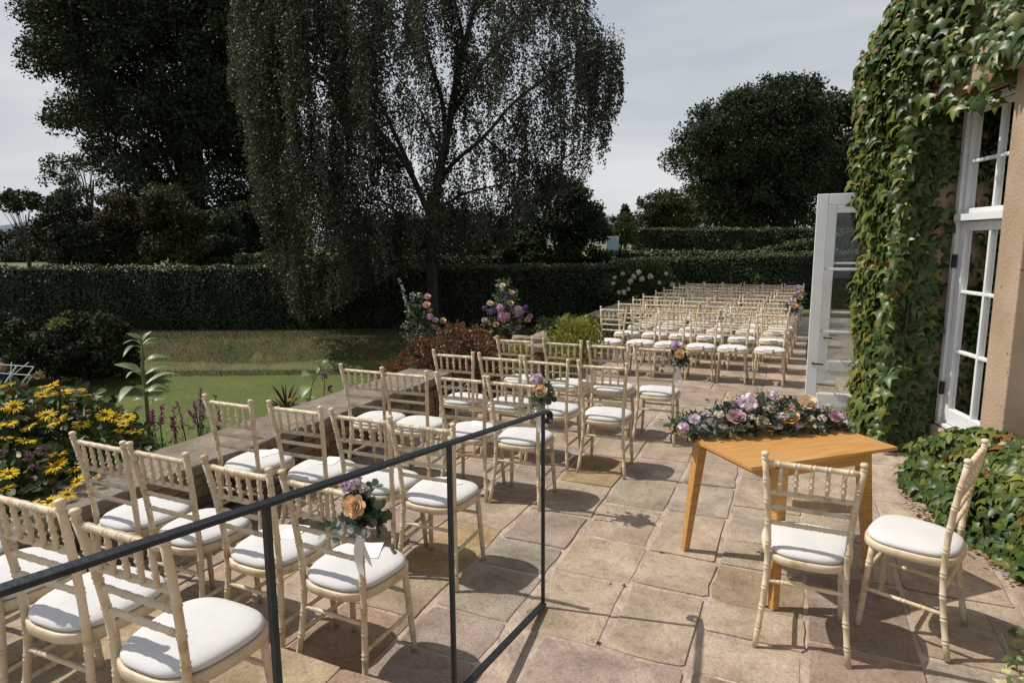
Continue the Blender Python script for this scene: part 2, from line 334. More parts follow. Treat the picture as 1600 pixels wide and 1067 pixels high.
def field_mat():
    m = mat('meadow', (.10, .115, .035), .95, (.17, .145, .06), .12, bump=.3, bscale=3)
    return m
xs = np.concatenate([-np.geomspace(2500, 30, 14), np.arange(-28, 28.1, .8), np.geomspace(30, 2500, 14)])
ys = np.concatenate([[-40, -15, -5], np.arange(0, 40, .5), np.geomspace(41, 3000, 16)])
def lawn_mat():
    m, n, b = new_mat('mown_lawn'); b.inputs['Roughness'].default_value = .9
    g = n.nodes.new('ShaderNodeNewGeometry')
    t1 = n.nodes.new('ShaderNodeTexNoise'); t1.inputs['Scale'].default_value = 1.1; t1.inputs['Detail'].default_value = 8; t1.inputs['Roughness'].default_value = .68
    t2 = n.nodes.new('ShaderNodeTexNoise'); t2.inputs['Scale'].default_value = 45; t2.inputs['Detail'].default_value = 3
    n.links.new(g.outputs['Position'], t1.inputs['Vector']); n.links.new(g.outputs['Position'], t2.inputs['Vector'])
    r = n.nodes.new('ShaderNodeValToRGB'); e = r.color_ramp.elements
    e[0].position = .32; e[0].color = (.085, .125, .02, 1); e[1].position = .72; e[1].color = (.17, .165, .04, 1)
    q = e.new(.5); q.color = (.105, .14, .024, 1)
    r2 = n.nodes.new('ShaderNodeValToRGB'); r2.color_ramp.elements[0].position = .3; r2.color_ramp.elements[0].color = (.5, .52, .5, 1); r2.color_ramp.elements[1].position = .7; r2.color_ramp.elements[1].color = (1.2, 1.2, 1.15, 1)
    x = n.nodes.new('ShaderNodeMix'); x.data_type = 'RGBA'; x.blend_type = 'MULTIPLY'; x.inputs['Factor'].default_value = 1
    n.links.new(t1.outputs['Fac'], r.inputs[0]); n.links.new(t2.outputs['Fac'], r2.inputs[0]); n.links.new(r.outputs[0], x.inputs['A']); n.links.new(r2.outputs[0], x.inputs['B'])
    n.links.new(x.outputs['Result'], b.inputs['Base Color'])
    bn = n.nodes.new('ShaderNodeBump'); bn.inputs['Strength'].default_value = .8; bn.inputs['Distance'].default_value = .02
    n.links.new(t2.outputs['Fac'], bn.inputs['Height']); n.links.new(bn.outputs[0], b.inputs['Normal']); return m
tag(sheet('ground', xs, ys, field_mat()), kind='structure')
tag(sheet('lawn', np.arange(-24, 7.01, .6), np.arange(1, 13.76, .25), lawn_mat(), .006), kind='structure')
tag(sheet('grass_bank', np.arange(-24, 9.01, .5), np.arange(13.62, 17.2, .16), mat('dry_bank', (.05, .065, .018), .95, (.10, .08, .03), 1.6, bump=.9, bscale=18), .012), kind='structure')
hp = MB(); hx = np.linspace(-1600, 900, 60); hz = 58+16*np.sin(hx/170+1)+9*np.sin(hx/67)+5*np.sin(hx/31)
for k in range(59):
    a, b = hx[k], hx[k+1]
    hp.add([cw(a, 1500, -5), cw(b, 1500, -5), cw(b, 1600, hz[k+1]), cw(a, 1600, hz[k]), cw(b, 2100, -5), cw(a, 2100, -5)], [(0, 1, 2, 3), (3, 2, 4, 5)])
tag(hp.build('hills', mat('hazed_far_woods', (.09, .13, .15), .95, (.12, .16, .17), .01), smooth=True), kind='structure')  # distance haze is put into the dull blue-green colour of the wooded hills

# grass: short blades on the lawn in view, longer dry tufts on the bank
def grass(name, label, n, cx, cy, size, stops, lean):
    x = rng.uniform(*cx, n); y = rng.uniform(*cy, n); z = ground_h(x, y)
    P = RTH[None]*x[:, None] + FWH[None]*y[:, None]; P[:, 2] = z
    keep = P[:, 0] < -4.3; P = P[keep]; n = len(P)
    tip = ARR([[0, 0, 1.]]) + lean*rng.normal(size=(n, 3)); tip[:, 2] = np.abs(tip[:, 2])+.2
    me = leaves_mesh(name, T_BLADE, P, tip, rdir(n), rng.uniform(.6, 1.4, n)*size, colmix(n, stops))
    o = link(name, me, M_LEAF); return tag(o, label, 'grass', kind='stuff')
grass('lawn_grass', 'short green blades of the mown lawn beyond the low wall', 170000, (-17, 2), (6.0, 13.75), .026, [(.085, .125, .02), (.12, .15, .028), (.15, .155, .036)], .5)
grass('bank_grass', 'long dry brownish grass on the bank below the clipped hedge', 110000, (-17, 4), (13.55, 16.6), .065, [(.06, .06, .02), (.11, .08, .032), (.045, .06, .016), (.13, .10, .045), (.05, .065, .016)], .8)

# ------------------------------------------------------------------ terrace with every flagstone
COLS = [(.46, .39, .33), (.43, .38, .33), (.47, .39, .32), (.41, .34, .315), (.49, .415, .335), (.45, .35, .28), (.41, .37, .335), (.44, .37, .34), (.48, .39, .30)]
def slab_mesh(w, d, t=.045, j=.012):
    def edge(a, b):
        n = 4; out = []
        for i in range(n):
            s = i/n; p = a*(1-s)+b*s; out.append(p)
        return out
    c = [ARR([-w/2, -d/2]), ARR([w/2, -d/2]), ARR([w/2, d/2]), ARR([-w/2, d/2])]; o = []
    r = min(.016, w*.06)
    for i in range(4):
        a, b, z = c[i-1], c[i], c[(i+1) % 4]
        o += [b + unit(a-b)*r*rng.uniform(.3, 1.2), b + unit(z-b)*r*rng.uniform(.3, 1.2)]
        o += [b + (z-b)*s for s in (.32, .66)]
    o = ARR(o) + rng.normal(0, j*.42, (16, 2)); n = 16
    inn = o*ARR([1-.006/w, 1-.006/d])
    v = [(x, y, -t) for x, y in o] + [(x, y, -.0022) for x, y in o] + [(x, y, 0) for x, y in inn]
    f = [(i, (i+1) % n, n+(i+1) % n, n+i) for i in range(n)] + [(n+i, n+(i+1) % n, 2*n+(i+1) % n, 2*n+i) for i in range(n)] + [tuple(2*n+i for i in range(n))]
    return MB().add(v, f).mesh('paving_slab')
ter = tag(MB().prism([(-3.52, -4, -1.3), (3, -4, -1.3), (3, 17.6, -1.3), (-3.52, 17.6, -1.3), (-3.52, -4, -.007), (3, -4, -.007), (3, 17.6, -.007), (-3.52, 17.6, -.007)]).build('terrace', M_MORTAR), kind='structure')
def lay(u0, u1, v0, v1, z, par, col=None, gap=.024):
    w, d = u1-u0-gap*rng.uniform(.6, 1.9), v1-v0-gap*rng.uniform(.5, 1.7)
    if w < .06 or d < .06: return
    o = link('paving_slab', slab_mesh(w, d), M_SLAB, par, ((u0+u1)/2, (v0+v1)/2, z+rng.uniform(-.004, .004)))
    o.rotation_euler = (rng.normal(0, .003), rng.normal(0, .003), rng.normal(0, .007))
    c = (ARR(col if col else COLS[rng.integers(len(COLS))])*.85 + ARR([.45, .39, .335])*.15)*rng.uniform(.93, 1.12); o.color = (*map(float, c), 1)
    return o
def splits(a, b, lo=.42, hi=.85):
    out = [a]
    while out[-1] < b-lo*1.3: out.append(out[-1]+rng.uniform(lo, hi))
    out[-1] = b if b-out[-2] < hi*1.15 else out[-1]
    if out[-1] != b: out.append(b)
    return out
LILAC = (.39, .325, .31); BROWN = (.39, .275, .21); BUFF = (.465, .395, .325); GREYG = (.42, .38, .32); GREY = (.415, .37, .335)
B2 = [-3.5, -3.04, -2.55, -2.1, -1.66, -1.2, -.745, -.33, .14, .62, 1.15, 1.7, 2.2]
FIX = {5: ([2.65, 3.25, 3.745, 4.3, 4.85, 5.4, 6.0], [BUFF, BUFF, BUFF, GREYG, LILAC, BUFF]),
       6: ([2.65, 3.28, 3.70, 4.35, 4.95, 5.5, 6.0], [BUFF, BUFF, BUFF, GREY, BUFF, GREY]),
       7: ([2.65, 2.98, 3.28, 3.70, 4.05, 4.6, 5.2, 6.0], [BUFF, BUFF, (.38, .30, .215), GREYG, GREY, BUFF, GREY]),
       4: ([1.93, 2.32, 2.66, 3.15, 3.5, 4.0, 4.6, 5.3, 6.0], [LILAC, LILAC, GREY, (.30, .285, .255), LILAC, BUFF, (.42, .32, .18), BUFF]),
       3: ([1.93, 2.5, 2.95, 3.6, 4.2, 4.75, 5.4, 6.0], [BROWN, (.36, .30, .235), (.43, .33, .19), BUFF, GREY, LILAC, BUFF]),
       8: ([2.65, 3.1, 3.8, 4.3, 5.1, 6.0], [(.36, .27, .24), (.31, .25, .235), BUFF, GREY, BUFF])}
for i in range(len(B2)-1):
    v0 = 1.93 if i < 5 else 2.65
    if i in FIX:
        vs, cs = FIX[i]
    else:
        vs = splits(v0, 6.0); cs = [None]*20
    for k in range(len(vs)-1): lay(B2[i], B2[i+1], vs[k], vs[k+1], 0, ter, cs[k])
# right of the handrail, towards the steps
us = [-1.02, -.33, .45, 1.1, 1.9]
for i in range(4): lay(us[i], us[i+1], 1.55, 2.65, 0, ter, [LILAC, (.38, .30, .23), (.36, .29, .235), BUFF][i]); lay(us[i], us[i+1], .7, 1.55, 0, ter)
# further bands
for (v0, v1, bs) in ((6.0, 8.35, [-3.5, -2.9, -2.35, -1.8, -1.3, -.7, -.2, .35, .9, 1.5, 2.1]), (8.35, 11.4, [-3.5, -2.8, -2.1, -1.45, -.9, -.3, .3, .85, 1.5]), (11.4, 17.6, [-3.5, -2.6, -1.8, -1.0, -.3, .5, 1.4])):
    for i in range(len(bs)-1):
        vs = splits(v0, v1, .5 if v0 < 11 else .8, .95 if v0 < 11 else 1.3)
        for k in range(len(vs)-1): lay(bs[i], bs[i+1], vs[k], vs[k+1], 0, ter)
# raised step at the near left, on which the rearmost row stands
STEP = .15
stp = tag(MB().prism([(-3.5, -2, -.012), (-1.0, -2, -.012), (-1.0, 1.885, -.012), (-3.5, 1.885, -.012), (-3.5, -2, STEP-.016), (-1.0, -2, STEP-.016), (-1.0, 1.885, STEP-.016), (-3.5, 1.885, STEP-.016)]).build('terrace_step', M_MORTAR), kind='structure')
sc_ = [[(.45, .36, .25), (.36, .25, .20), (.42, .34, .25), LILAC, BUFF]]
for i, (a, b) in enumerate(zip([-3.5, -2.9, -2.35, -1.62], [-2.9, -2.35, -1.62, -1.0])):
    vs = [1.9, 1.25+.1*rng.random(), .6, -.1, -.9]
    for k in range(4): lay(a, b, vs[k+1], vs[k], STEP, stp, [BUFF, (.41, .34, .24), (.45, .37, .265), (.37, .265, .215)][i] if k == 0 else None, .012)
# moss tufts in the joints
for px, py, ml in ((975, 914, 'green moss tuft in a paving joint, the one with a twin close by'), (954, 912, 'smaller moss tuft close beside another tuft in the same joint'), (1033, 862, 'moss tuft in the joint beside the oak table\'s leg'), (935, 1003, 'moss tuft at the edge of the large lilac slab')):
    p = onz(px, py, 0); n = 40
    me = leaves_mesh('moss', T_OVAL, p + rng.normal(0, .008, (n, 3))*ARR([1, 1, .1]) + [0, 0, -.004], rng.normal(size=(n, 3))*ARR([1, 1, .4])+[0, 0, .6], rdir(n), .009, colmix(n, [(.09, .12, .02), (.15, .15, .03)]))
    tag(link('moss_tuft', me, M_LEAF), ml, 'moss', 'moss tufts in the paving joints')

# ------------------------------------------------------------------ low stone walls
STC = [(.22, .185, .14), (.27, .225, .17), (.18, .155, .125), (.30, .245, .175), (.24, .21, .18)]
stones = []
for k in range(14):
    v = ARR([(-.5, -.5, -.5), (.5, -.5, -.5), (.5, .5, -.5), (-.5, .5, -.5), (-.5, -.5, .5), (.5, -.5, .5), (.5, .5, .5), (-.5, .5, .5)]) + rng.uniform(-.09, .09, (8, 3))
    stones.append(MB().prism(v).mesh('wall_stone'))
    stones[-1].materials.append(M_WALLSTONE)
def stone_face(par, p0, p1, nrm, z0, z1, big=1.):
    p0, p1 = ARR(p0, float), ARR(p1, float); Ln = np.linalg.norm(p1-p0); d = (p1-p0)/Ln; ang = math.atan2(d[1], d[0]); z = z0
    while z < z1-.03:
        h = min(rng.uniform(.055, .10)*big, z1-z); s = -rng.uniform(0, .1)
        if z1-z-h < .03: h = z1-z
        while s < Ln:
            l = rng.uniform(.13, .34)*big; e = min(s+l, Ln); a = max(s, 0)
            if e-a > .04:
                q = p0 + d*((a+e)/2) + ARR(nrm[:2])*rng.uniform(-.03, .012)
                o = link('wall_stone', stones[rng.integers(14)], None, par, (q[0], q[1], z+h/2)); o.scale = (e-a-.008, .16, h-.007)
                o.rotation_euler = (0, 0, ang+rng.normal(0, .02)); o.color = (*map(float, ARR(STC[rng.integers(5)])*rng.uniform(.75, 1.2)), 1)
            s += l
        z += h
def coping(par, a0, a1, b0, b1, zt, lens, col=(.30, .265, .235)):
    # a0->a1 inner edge, b0->b1 outer edge
    a0, a1, b0, b1 = map(lambda q: ARR(q, float), (a0, a1, b0, b1)); s = 0; tot = sum(lens)
    for l in lens:
        t0, t1 = (s+.008)/tot, (s+l-.008)/tot; s += l
        q = [a0+(a1-a0)*t0, a0+(a1-a0)*t1, b0+(b1-b0)*t1, b0+(b1-b0)*t0]
        n = 5; out = []
        for i in range(4):
            for k in range(n): out.append(q[i]+(q[(i+1) % 4]-q[i])*k/n + rng.normal(0, .012, 2))
        th = rng.uniform(.06, .075); m = len(out); cc = np.mean(out, 0)
        inn = [cc+(p-cc)*.975 for p in out]
        v = [(x, y, zt-th) for x, y in out] + [(x, y, zt-.012+rng.normal(0, .004)) for x, y in out] + [(x, y, zt+rng.normal(0, .003)) for x, y in inn]
        f = [(i, i+1-m*((i+1)//m), m+(i+1) % m, m+i) for i in range(m)] + [(m+i, m+(i+1) % m, 2*m+(i+1) % m, 2*m+i) for i in range(m)] + [tuple(2*m+i for i in range(m)), tuple(range(m-1, -1, -1))]
        o = MB().add(v, f).build('coping_stone', M_WALLSTONE, par); o.color = (*map(float, ARR(col)*rng.uniform(.9, 1.12)), 1)
w1 = empty('garden_wall', (0, 0, 0), 0, 'low dry stone wall with flat grey coping beside the handrail block of chairs', 'wall')
MB().prism([(-4.0, .6, -1.2), (-3.6, .6, -1.2), (-3.6, 6.1, -1.2), (-4.0, 6.1, -1.2), (-4.0, .6, .385), (-3.6, .6, .385), (-3.6, 6.1, .385), (-4.0, 6.1, .385)]).build('wall_core', M_SOIL, w1)
coping(w1, (-3.53, .6), (-3.46, 6.15), (-4.08, .6), (-4.02, 6.15), .455, [.8, .95, 1.05, .75, 1.1, .9])
stone_face(w1, (-3.6, .6), (-3.6, 6.1), (1, 0), -.01, .39)
stone_face(w1, (-3.6, 6.1), (-4.0, 6.1), (0, 1), -.4, .39, 1.2)
w2 = empty('garden_wall', (0, 0, 0), 0, 'low dry stone wall running along the hedge block of chairs, pot on its end', 'wall')
MB().prism([(-3.5, 7.95, -1.2), (-3.08, 7.95, -1.2), (-3.25, 17.4, -1.2), (-3.72, 17.4, -1.2), (-3.5, 7.95, .425), (-3.08, 7.95, .425), (-3.25, 17.4, .425), (-3.72, 17.4, .425)]).build('wall_core', M_SOIL, w2)
coping(w2, (-2.98, 7.85), (-3.18, 17.4), (-3.6, 7.85), (-3.8, 17.4), .50, [.7, .85, 1.1, .9, 1.2, 1.0, 1.3, 1.1, 1.3], (.40, .345, .275))
stone_face(w2, (-3.08, 7.95), (-3.16, 13), (1, 0), -.01, .43)
stone_face(w2, (-3.5, 7.95), (-3.08, 7.95), (0, -1), -.35, .43)
# steps down to the lawn in the gap between the walls
gs = empty('garden_steps', (-3.9, 7.0, 0), 0, 'stone steps leading down to the lawn between the two low walls', 'steps')
for k in range(5):
    bevel(MB().box((-.15-.32*k, .03, -.085-.18*k), (.18, .86, .07)).build('step', M_PLINTH, gs), .012)
MB().box((-.75, .03, -.75), (.72, .80, .42)).build('step_base', M_SOIL, gs, loc=(0, 0, -.0))

# ------------------------------------------------------------------ house
HO, HE, HN = ARR([1.195, 6.5]), unit(ARR([.16, -.59])), None
HN = ARR([HE[1], -HE[0]]); HANG = math.atan2(HE[1], HE[0])
def hpt(s, o, z): q = HO + HE*s + HN*o; return (q[0], q[1], z)
def hbox(b, s0, s1, o0, o1, z0, z1):
    return b.prism([hpt(s0, o0, z0), hpt(s1, o0, z0), hpt(s1, o1, z0), hpt(s0, o1, z0), hpt(s0, o0, z1), hpt(s1, o0, z1), hpt(s1, o1, z1), hpt(s0, o1, z1)])
house = empty('house', (0, 0, 0), 0, 'tan sandstone house wall with white framed windows and ivy', 'house')
bevel(hbox(MB(), -.03, 8.2, -.34, .04, -.1, .27).build('plinth', M_PLINTH, house), .02)
bevel(hbox(MB(), .95, 1.22, -.28, .15, .26, 6.5).build('stone_pillar', M_SAND, house), .008)
bevel(hbox(MB(), 2.3, 2.62, -.28, .15, .28, 6.5).build('stone_pillar', M_SAND, house), .008)
bevel(hbox(MB(), -.60, -.05, -.3, .32, -.1, 6.5).build('stone_pier', M_SAND, house), .008)
hbox(MB(), 2.62, 8.2, -.3, .0, .27, 6.5).build('wall', M_SAND, house)
hbox(MB(), -.05, 2.3, -.3, .02, 3.0, 6.5).build('wall', M_SAND, house)
bevel(hbox(MB(), -.05, 2.5, .0, .22, 3.02, 3.16).build('string_course', M_SAND, house), .01)
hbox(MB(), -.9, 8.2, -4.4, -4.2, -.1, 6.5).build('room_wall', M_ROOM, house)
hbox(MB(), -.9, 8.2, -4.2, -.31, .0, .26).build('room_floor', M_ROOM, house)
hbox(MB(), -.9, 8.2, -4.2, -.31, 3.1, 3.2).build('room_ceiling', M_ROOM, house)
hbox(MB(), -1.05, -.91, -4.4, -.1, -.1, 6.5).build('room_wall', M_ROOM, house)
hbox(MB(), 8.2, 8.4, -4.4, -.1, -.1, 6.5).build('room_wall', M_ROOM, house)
# wall running on behind the open door
MB().prism([(1.12, 7.42, -.1), (1.5, 7.42, -.1), (1.5, 10.5, -.1), (1.12, 10.5, -.1), (1.12, 7.42, 6.5), (1.5, 7.42, 6.5), (1.5, 10.5, 6.5), (1.12, 10.5, 6.5)]).build('wall', M_SAND, house)
def window(s0, s1, z0, zt, z1, nm, hinge=True):
    w = hbox(MB(), s0, s0+.055, -.14, -.0, z0, z1).build(nm, M_WHITEP, house)     # the window's fixed jamb carries the rest
    b = MB(); hbox(b, s1-.055, s1, -.14, 0, z0, z1); hbox(b, s0+.055, s1-.055, -.14, 0, z1-.05, z1); hbox(b, s0+.055, s1-.055, -.14, .03, zt, zt+.055); hbox(b, s0+.055, s1-.055, -.14, 0, z0, z0+.03)
    bevel(b.build('frame', M_WHITEP, w), .004)
    a0, a1 = s0+.06, s1-.06; mid = (a0+a1)/2
    for (q0, q1, rows, bot, top, st) in ((z0+.035, zt-.005, 3, .13, .075, .07), (zt+.06, z1-.055, 2, .04, .04, .035)):
        b = MB(); hbox(b, a0, a0+st, -.09, -.03, q0, q1); hbox(b, a1-st, a1, -.09, -.03, q0, q1); hbox(b, a0+st, a1-st, -.09, -.031, q0, q0+bot); hbox(b, a0+st, a1-st, -.09, -.031, q1-top, q1)
        bevel(b.build('sash', M_WHITEP, w), .006)
        g0, g1 = q0+bot, q1-top; hb = (g1-g0)/rows
        bevel(hbox(MB(), mid-.014, mid+.014, -.085, -.034, g0, g1).build('glazing_bar', M_WHITEP, w), .006)
        for k in range(1, rows): bevel(hbox(MB(), a0+st, a1-st, -.083, -.037, g0+hb*k-.013, g0+hb*k+.013).build('glazing_bar', M_WHITEP, w), .006)
        for k in range(rows):
            for (c0, c1) in ((a0+st, mid-.014), (mid+.014, a1-st)): hbox(MB(), c0, c1, -.064, -.060, g0+hb*k+(.013 if k else 0), g0+hb*(k+1)-(.013 if k < rows-1 else 0)).build('pane', M_GLASS, w)
    if hinge:
        for z in (z0+.33, zt-.33): hbox(MB(), s0+.044, s0+.07, -.02, .012, z-.055, z+.055).build('hinge', M_HINGE, w)
    return w
window(0, .945, .28, 2.03, 2.98, 'window'); window(1.225, 2.295, .28, 2.03, 2.98, 'window')
hbox(MB(), .10, .30, -.36, -.33, .27, 2.95).build('curtain', M_CURTAIN, house)
hbox(MB(), .58, .85, -.36, -.33, .27, 2.95).build('curtain', M_CURTAIN, house)
# open glazed doors: leaf facing the view and its pair further along
def leaf(x0, x1, y, z0, z1, ga_=.32):
    t = .022; st = .105
    d = bevel(MB().box(((x0+x0+st)/2, y, (z0+z1)/2), (st/2, t, (z1-z0)/2)).build('door', M_WHITEP, house), .006)
    b = MB(); b.box((x1-st/2, y, (z0+z1)/2), (st/2, t, (z1-z0)/2)); b.box(((x0+x1)/2, y, z1-.055), ((x1-x0)/2-st, t-.001, .055)); b.box(((x0+x1)/2, y, z0+ga_/2), ((x1-x0)/2-st, t-.001, ga_/2))
    bevel(b.build('frame', M_WHITEP, d), .006)
    b = MB(); b.box(((x0+x1)/2, y-t-.001, z0+ga_-.075), ((x1-x0)/2-st, .006, .065)); b.box(((x0+x1)/2, y-t-.001, z0+.02), ((x1-x0)/2-st, .006, .02)); bevel(b.build('panel', M_WHITEP, d), .006)
    g0, g1 = z0+ga_, z1-.11; h = (g1-g0)/3
    for k in (1, 2): bevel(MB().box(((x0+x1)/2, y, g0+h*k), ((x1-x0)/2-st, .016, .013)).build('glazing_bar', M_WHITEP, d), .005)
    for k in range(3): MB().box(((x0+x1)/2, y, g0+h*(k+.5)), ((x1-x0)/2-st, .003, h/2-.013)).build('pane', M_GLASS, d)
    MB().box((x0-.006, y, z0+.75), (.006, .012, .10)).build('lock_plate', M_HINGE, d)
    MB().tube([(x0+.05, y-t, z0+.62), (x0+.05, y-t-.05, z0+.62), (x0+.15, y-t-.05, z0+.62)], .009).build('handle', M_HINGE, d)
    for z in (z0+.3, z1-.3): MB().box((x1+.004, y, z), (.008, .015, .06)).build('hinge', M_HINGE, d)
leaf(.155, .93, 7.14, .02, 2.335)
leaf(.33, 1.10, 9.15, .02, 2.335)
MB().box((1.0, 7.16, 1.2), (.05, .05, 1.2)).build('door_post', M_WHITEP, house)
bevel(MB().box((.9, 8.4, .06), (.35, .95, .065)).build('door_step', M_PLINTH, house), .015)

k0, k1 = onz(1236, 797, 0), onz(1345, 803, 0)
bevel(MB().prism([(k0[0], k0[1], -.02), (k1[0], k1[1], -.02), (k1[0]+.05, k1[1]+.75, -.02), (k0[0]+.02, k0[1]+.55, -.02), (k0[0], k0[1], .085), (k1[0], k1[1], .085), (k1[0]+.05, k1[1]+.75, .085), (k0[0]+.02, k0[1]+.55, .085)]).build('stone_doorstep', M_PLINTH, house), .014)
# ------------------------------------------------------------------ ivy
IVG = [(.045, .085, .017), (.065, .11, .022), (.03, .06, .015), (.085, .13, .028)]
IVY_ = [(.17, .19, .03), (.13, .165, .03), (.20, .18, .035), (.11, .15, .025)]
IVR = [(.22, .07, .03), (.28, .13, .03)]
ivy_meshes = []
for k in range(6):
    V = T_IVY[0].copy(); V[:, :2] *= rng.uniform(.9, 1.1, (len(V), 2)); V[:, 2] += rng.normal(0, .03, len(V))
    me = MB().add(V, T_IVY[1]).mesh('leaf'); me.materials.append(M_LEAFO); ivy_meshes.append(me)
def rot_from(tip, nrm):
    tip = unit(tip); nrm = unit(nrm - tip*(nrm@tip)); side = np.cross(tip, nrm); return Matrix((tuple(side), tuple(tip), tuple(nrm))).transposed()
def ivy(name, label, pos, out, size, yel, nobj, front, parent=None, cat='ivy'):
    """pos: leaf points, out: outward normals, yel: 0..1 chance of a yellowed leaf"""
    e = empty(name, pos.mean(0)*ARR([1, 1, 0]), 0, label, cat); base = ARR(e.location); n = len(pos)
    tip = ARR([[0, 0, -1.]]) + out*.32 + rng.normal(0, .36, (n, 3)); nrm = out + ARR([[0, 0, .6]]) + rng.normal(0, .30, (n, 3))
    col = colmix(n, IVG); y = rng.random(n) < yel; col[y] = colmix(y.sum(), IVY_); r = rng.random(n) < yel*.05; col[r] = colmix(r.sum(), IVR)
    ordr = np.argsort(-front + rng.normal(0, .02, n)); so = ordr[:nobj]; rest = ordr[nobj:]
    me = leaves_mesh('leaf_mass', T_IVY, pos[rest]-base, tip[rest], nrm[rest], size[rest], col[rest])
    tag(link('leaf_mass', me, M_GLOSSLEAF, e), kind='stuff')
    for i in so:
        o = link('leaf', ivy_meshes[rng.integers(6)], None, e, pos[i]-base); o.rotation_euler = rot_from(tip[i], nrm[i]).to_euler(); s = float(size[i]); o.scale = (s, s, s)
        o.color = (*map(float, col[i]), 1)
    return e
# climbing ivy round the pier: points on the faces of a rounded slab, hanging in bulges
def bulge(a, b): return .5*np.sin(a*5.1+1.3*np.sin(b*2.3))+.5*np.sin(b*3.7+2*np.cos(a*3.1))
PP, OO, YY, FF = [], [], [], []
n = 4300                                   # face towards the terrace (-x): s from -.95 to 0
s = rng.uniform(-.64, .02, n); z = rng.uniform(.1, 4.5, n); lay_ = rng.random(n)
th_ = .50 + .05*bulge(s, z*1.6) - .2*lay_**2 + .13*np.clip((z-1.7)/.9, 0, 1) - .26*np.clip((z-3.45)/.8, 0, 1)
th_ -= .16*np.clip(s+.25, 0, 1)/.27
P_ = ARR([hpt(a, b, c) for a, b, c in zip(s, th_, z)]); PP.append(P_); OO.append(np.tile([HN[0], HN[1], 0], (n, 1)).astype(float)); YY.append(.30+.45*(s < -.38)); FF.append(1-lay_)
n = 4300                                   # face towards the camera (s = 0 side) from the pier's corner to the window
o_ = rng.uniform(-.02, .48, n); z = rng.uniform(.1, 4.5, n); lay_ = rng.random(n)
sx = .05 + .055*bulge(o_*3, z*1.5) - .16*lay_**2 - .10*np.clip((.25-o_)/.25, 0, 1)
keep = ~((o_ < .14+.05*np.sin(z*4)) & (z > .5) & (z < 2.4) & (rng.random(n) < .80))
P_ = ARR([hpt(a, b, c) for a, b, c in zip(sx, o_, z)]); dirn = -HE*-1
PP.append(P_[keep]); OO.append(np.tile([HE[0]*.8+HN[0]*.6, HE[1]*.8+HN[1]*.6, 0], (keep.sum(), 1))); YY.append(.07+.2*(o_[keep] > .36)); FF.append((1.05-lay_)[keep])
n = 1900                                   # mass over the window head
s = rng.uniform(-.2, 3.2, n); lay_ = rng.random(n); z = rng.uniform(2.82, 4.6, n); low = 2.82+.22*np.clip(s-.2, 0, 1)+.12*np.sin(s*7); z = np.maximum(z, low)
o_ = .34 + .10*bulge(s, z) - .22*lay_**2
P_ = ARR([hpt(a, b, c) for a, b, c in zip(s, o_, z)]); PP.append(P_); OO.append(np.tile([HN[0]*.8+HE[0]*.5, HN[1]*.8+HE[1]*.5, .15], (n, 1))); YY.append(.22+0*s); FF.append(.9-lay_)
pos = np.vstack(PP); out = np.vstack(OO); yel = np.concatenate(YY); fr = np.concatenate(FF)
iv = ivy('climbing_ivy', 'glossy green ivy climbing the house pier and hanging over the window', pos, out, .05+.085*rng.random(len(pos))**1.3, yel, 300, fr)
ib = ARR(iv.location)
for k in range(7):
    s0 = rng.uniform(-.5, .0); q = [ARR(hpt(s0+.15*math.sin(t*3+k), .33+.03*math.sin(t*5+k), t))-ib for t in np.linspace(0, 4.2, 12)]
    MB().tube(q, np.linspace(.013, .006, 12), 6).build('vine_stem', M_STEMD, iv)
# ivy spreading over the ground below the windows
n = 5600
u = rng.random(n); t = rng.random(n); lay_ = rng.random(n)
def bush_pt(u, t):      # u along the wall 0..1, t angle from front foot (0) over the top to the wall (1)
    q = ARR([.93, 5.6])*(1-u)[:, None] + ARR([1.58, 2.05])*u[:, None]
    q2 = q.copy(); hgt = .52+.06*np.sin(u*13)+.04*np.sin(u*29+1)
    a = t*math.pi*.5; w = .38+.05*np.sin(u*17)
    x = q[:, 0] + w*(1-np.cos(a)) - .1*np.sin(u*9+t*5); z = hgt*np.sin(a)
    return np.stack([x, q[:, 1] + 0*u, np.maximum(z, .03)], 1), np.stack([-np.cos(a)*.9, -.35+0*a, np.sin(a)*.9+.1], 1)
P_, N_ = bush_pt(u, t); P_ += N_*(.05*bulge(u*6, t*3)-.12*lay_**2)[:, None]; P_[:, 2] = np.maximum(P_[:, 2], .03)
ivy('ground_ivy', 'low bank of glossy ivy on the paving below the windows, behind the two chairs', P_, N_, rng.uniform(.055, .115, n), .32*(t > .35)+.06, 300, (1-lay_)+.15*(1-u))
# litter of dead leaves at its foot
n = 500; u = rng.random(n); P_, N_ = bush_pt(u, np.zeros(n)); P_[:, 2] = .012; P_[:, 0] -= rng.uniform(-.05, .12, n)
tag(link('leaf_litter', leaves_mesh('leaf_litter', T_OVAL, P_, rdir(n)*ARR([1, 1, .15]), rdir(n)*.3+ARR([0, 0, 1]), rng.uniform(.015, .04, n), colmix(n, [(.2, .11, .05), (.3, .18, .09), (.12, .07, .035)])), M_DULL), 'brown dead leaves scattered along the foot of the ground ivy', 'leaf litter', kind='stuff')

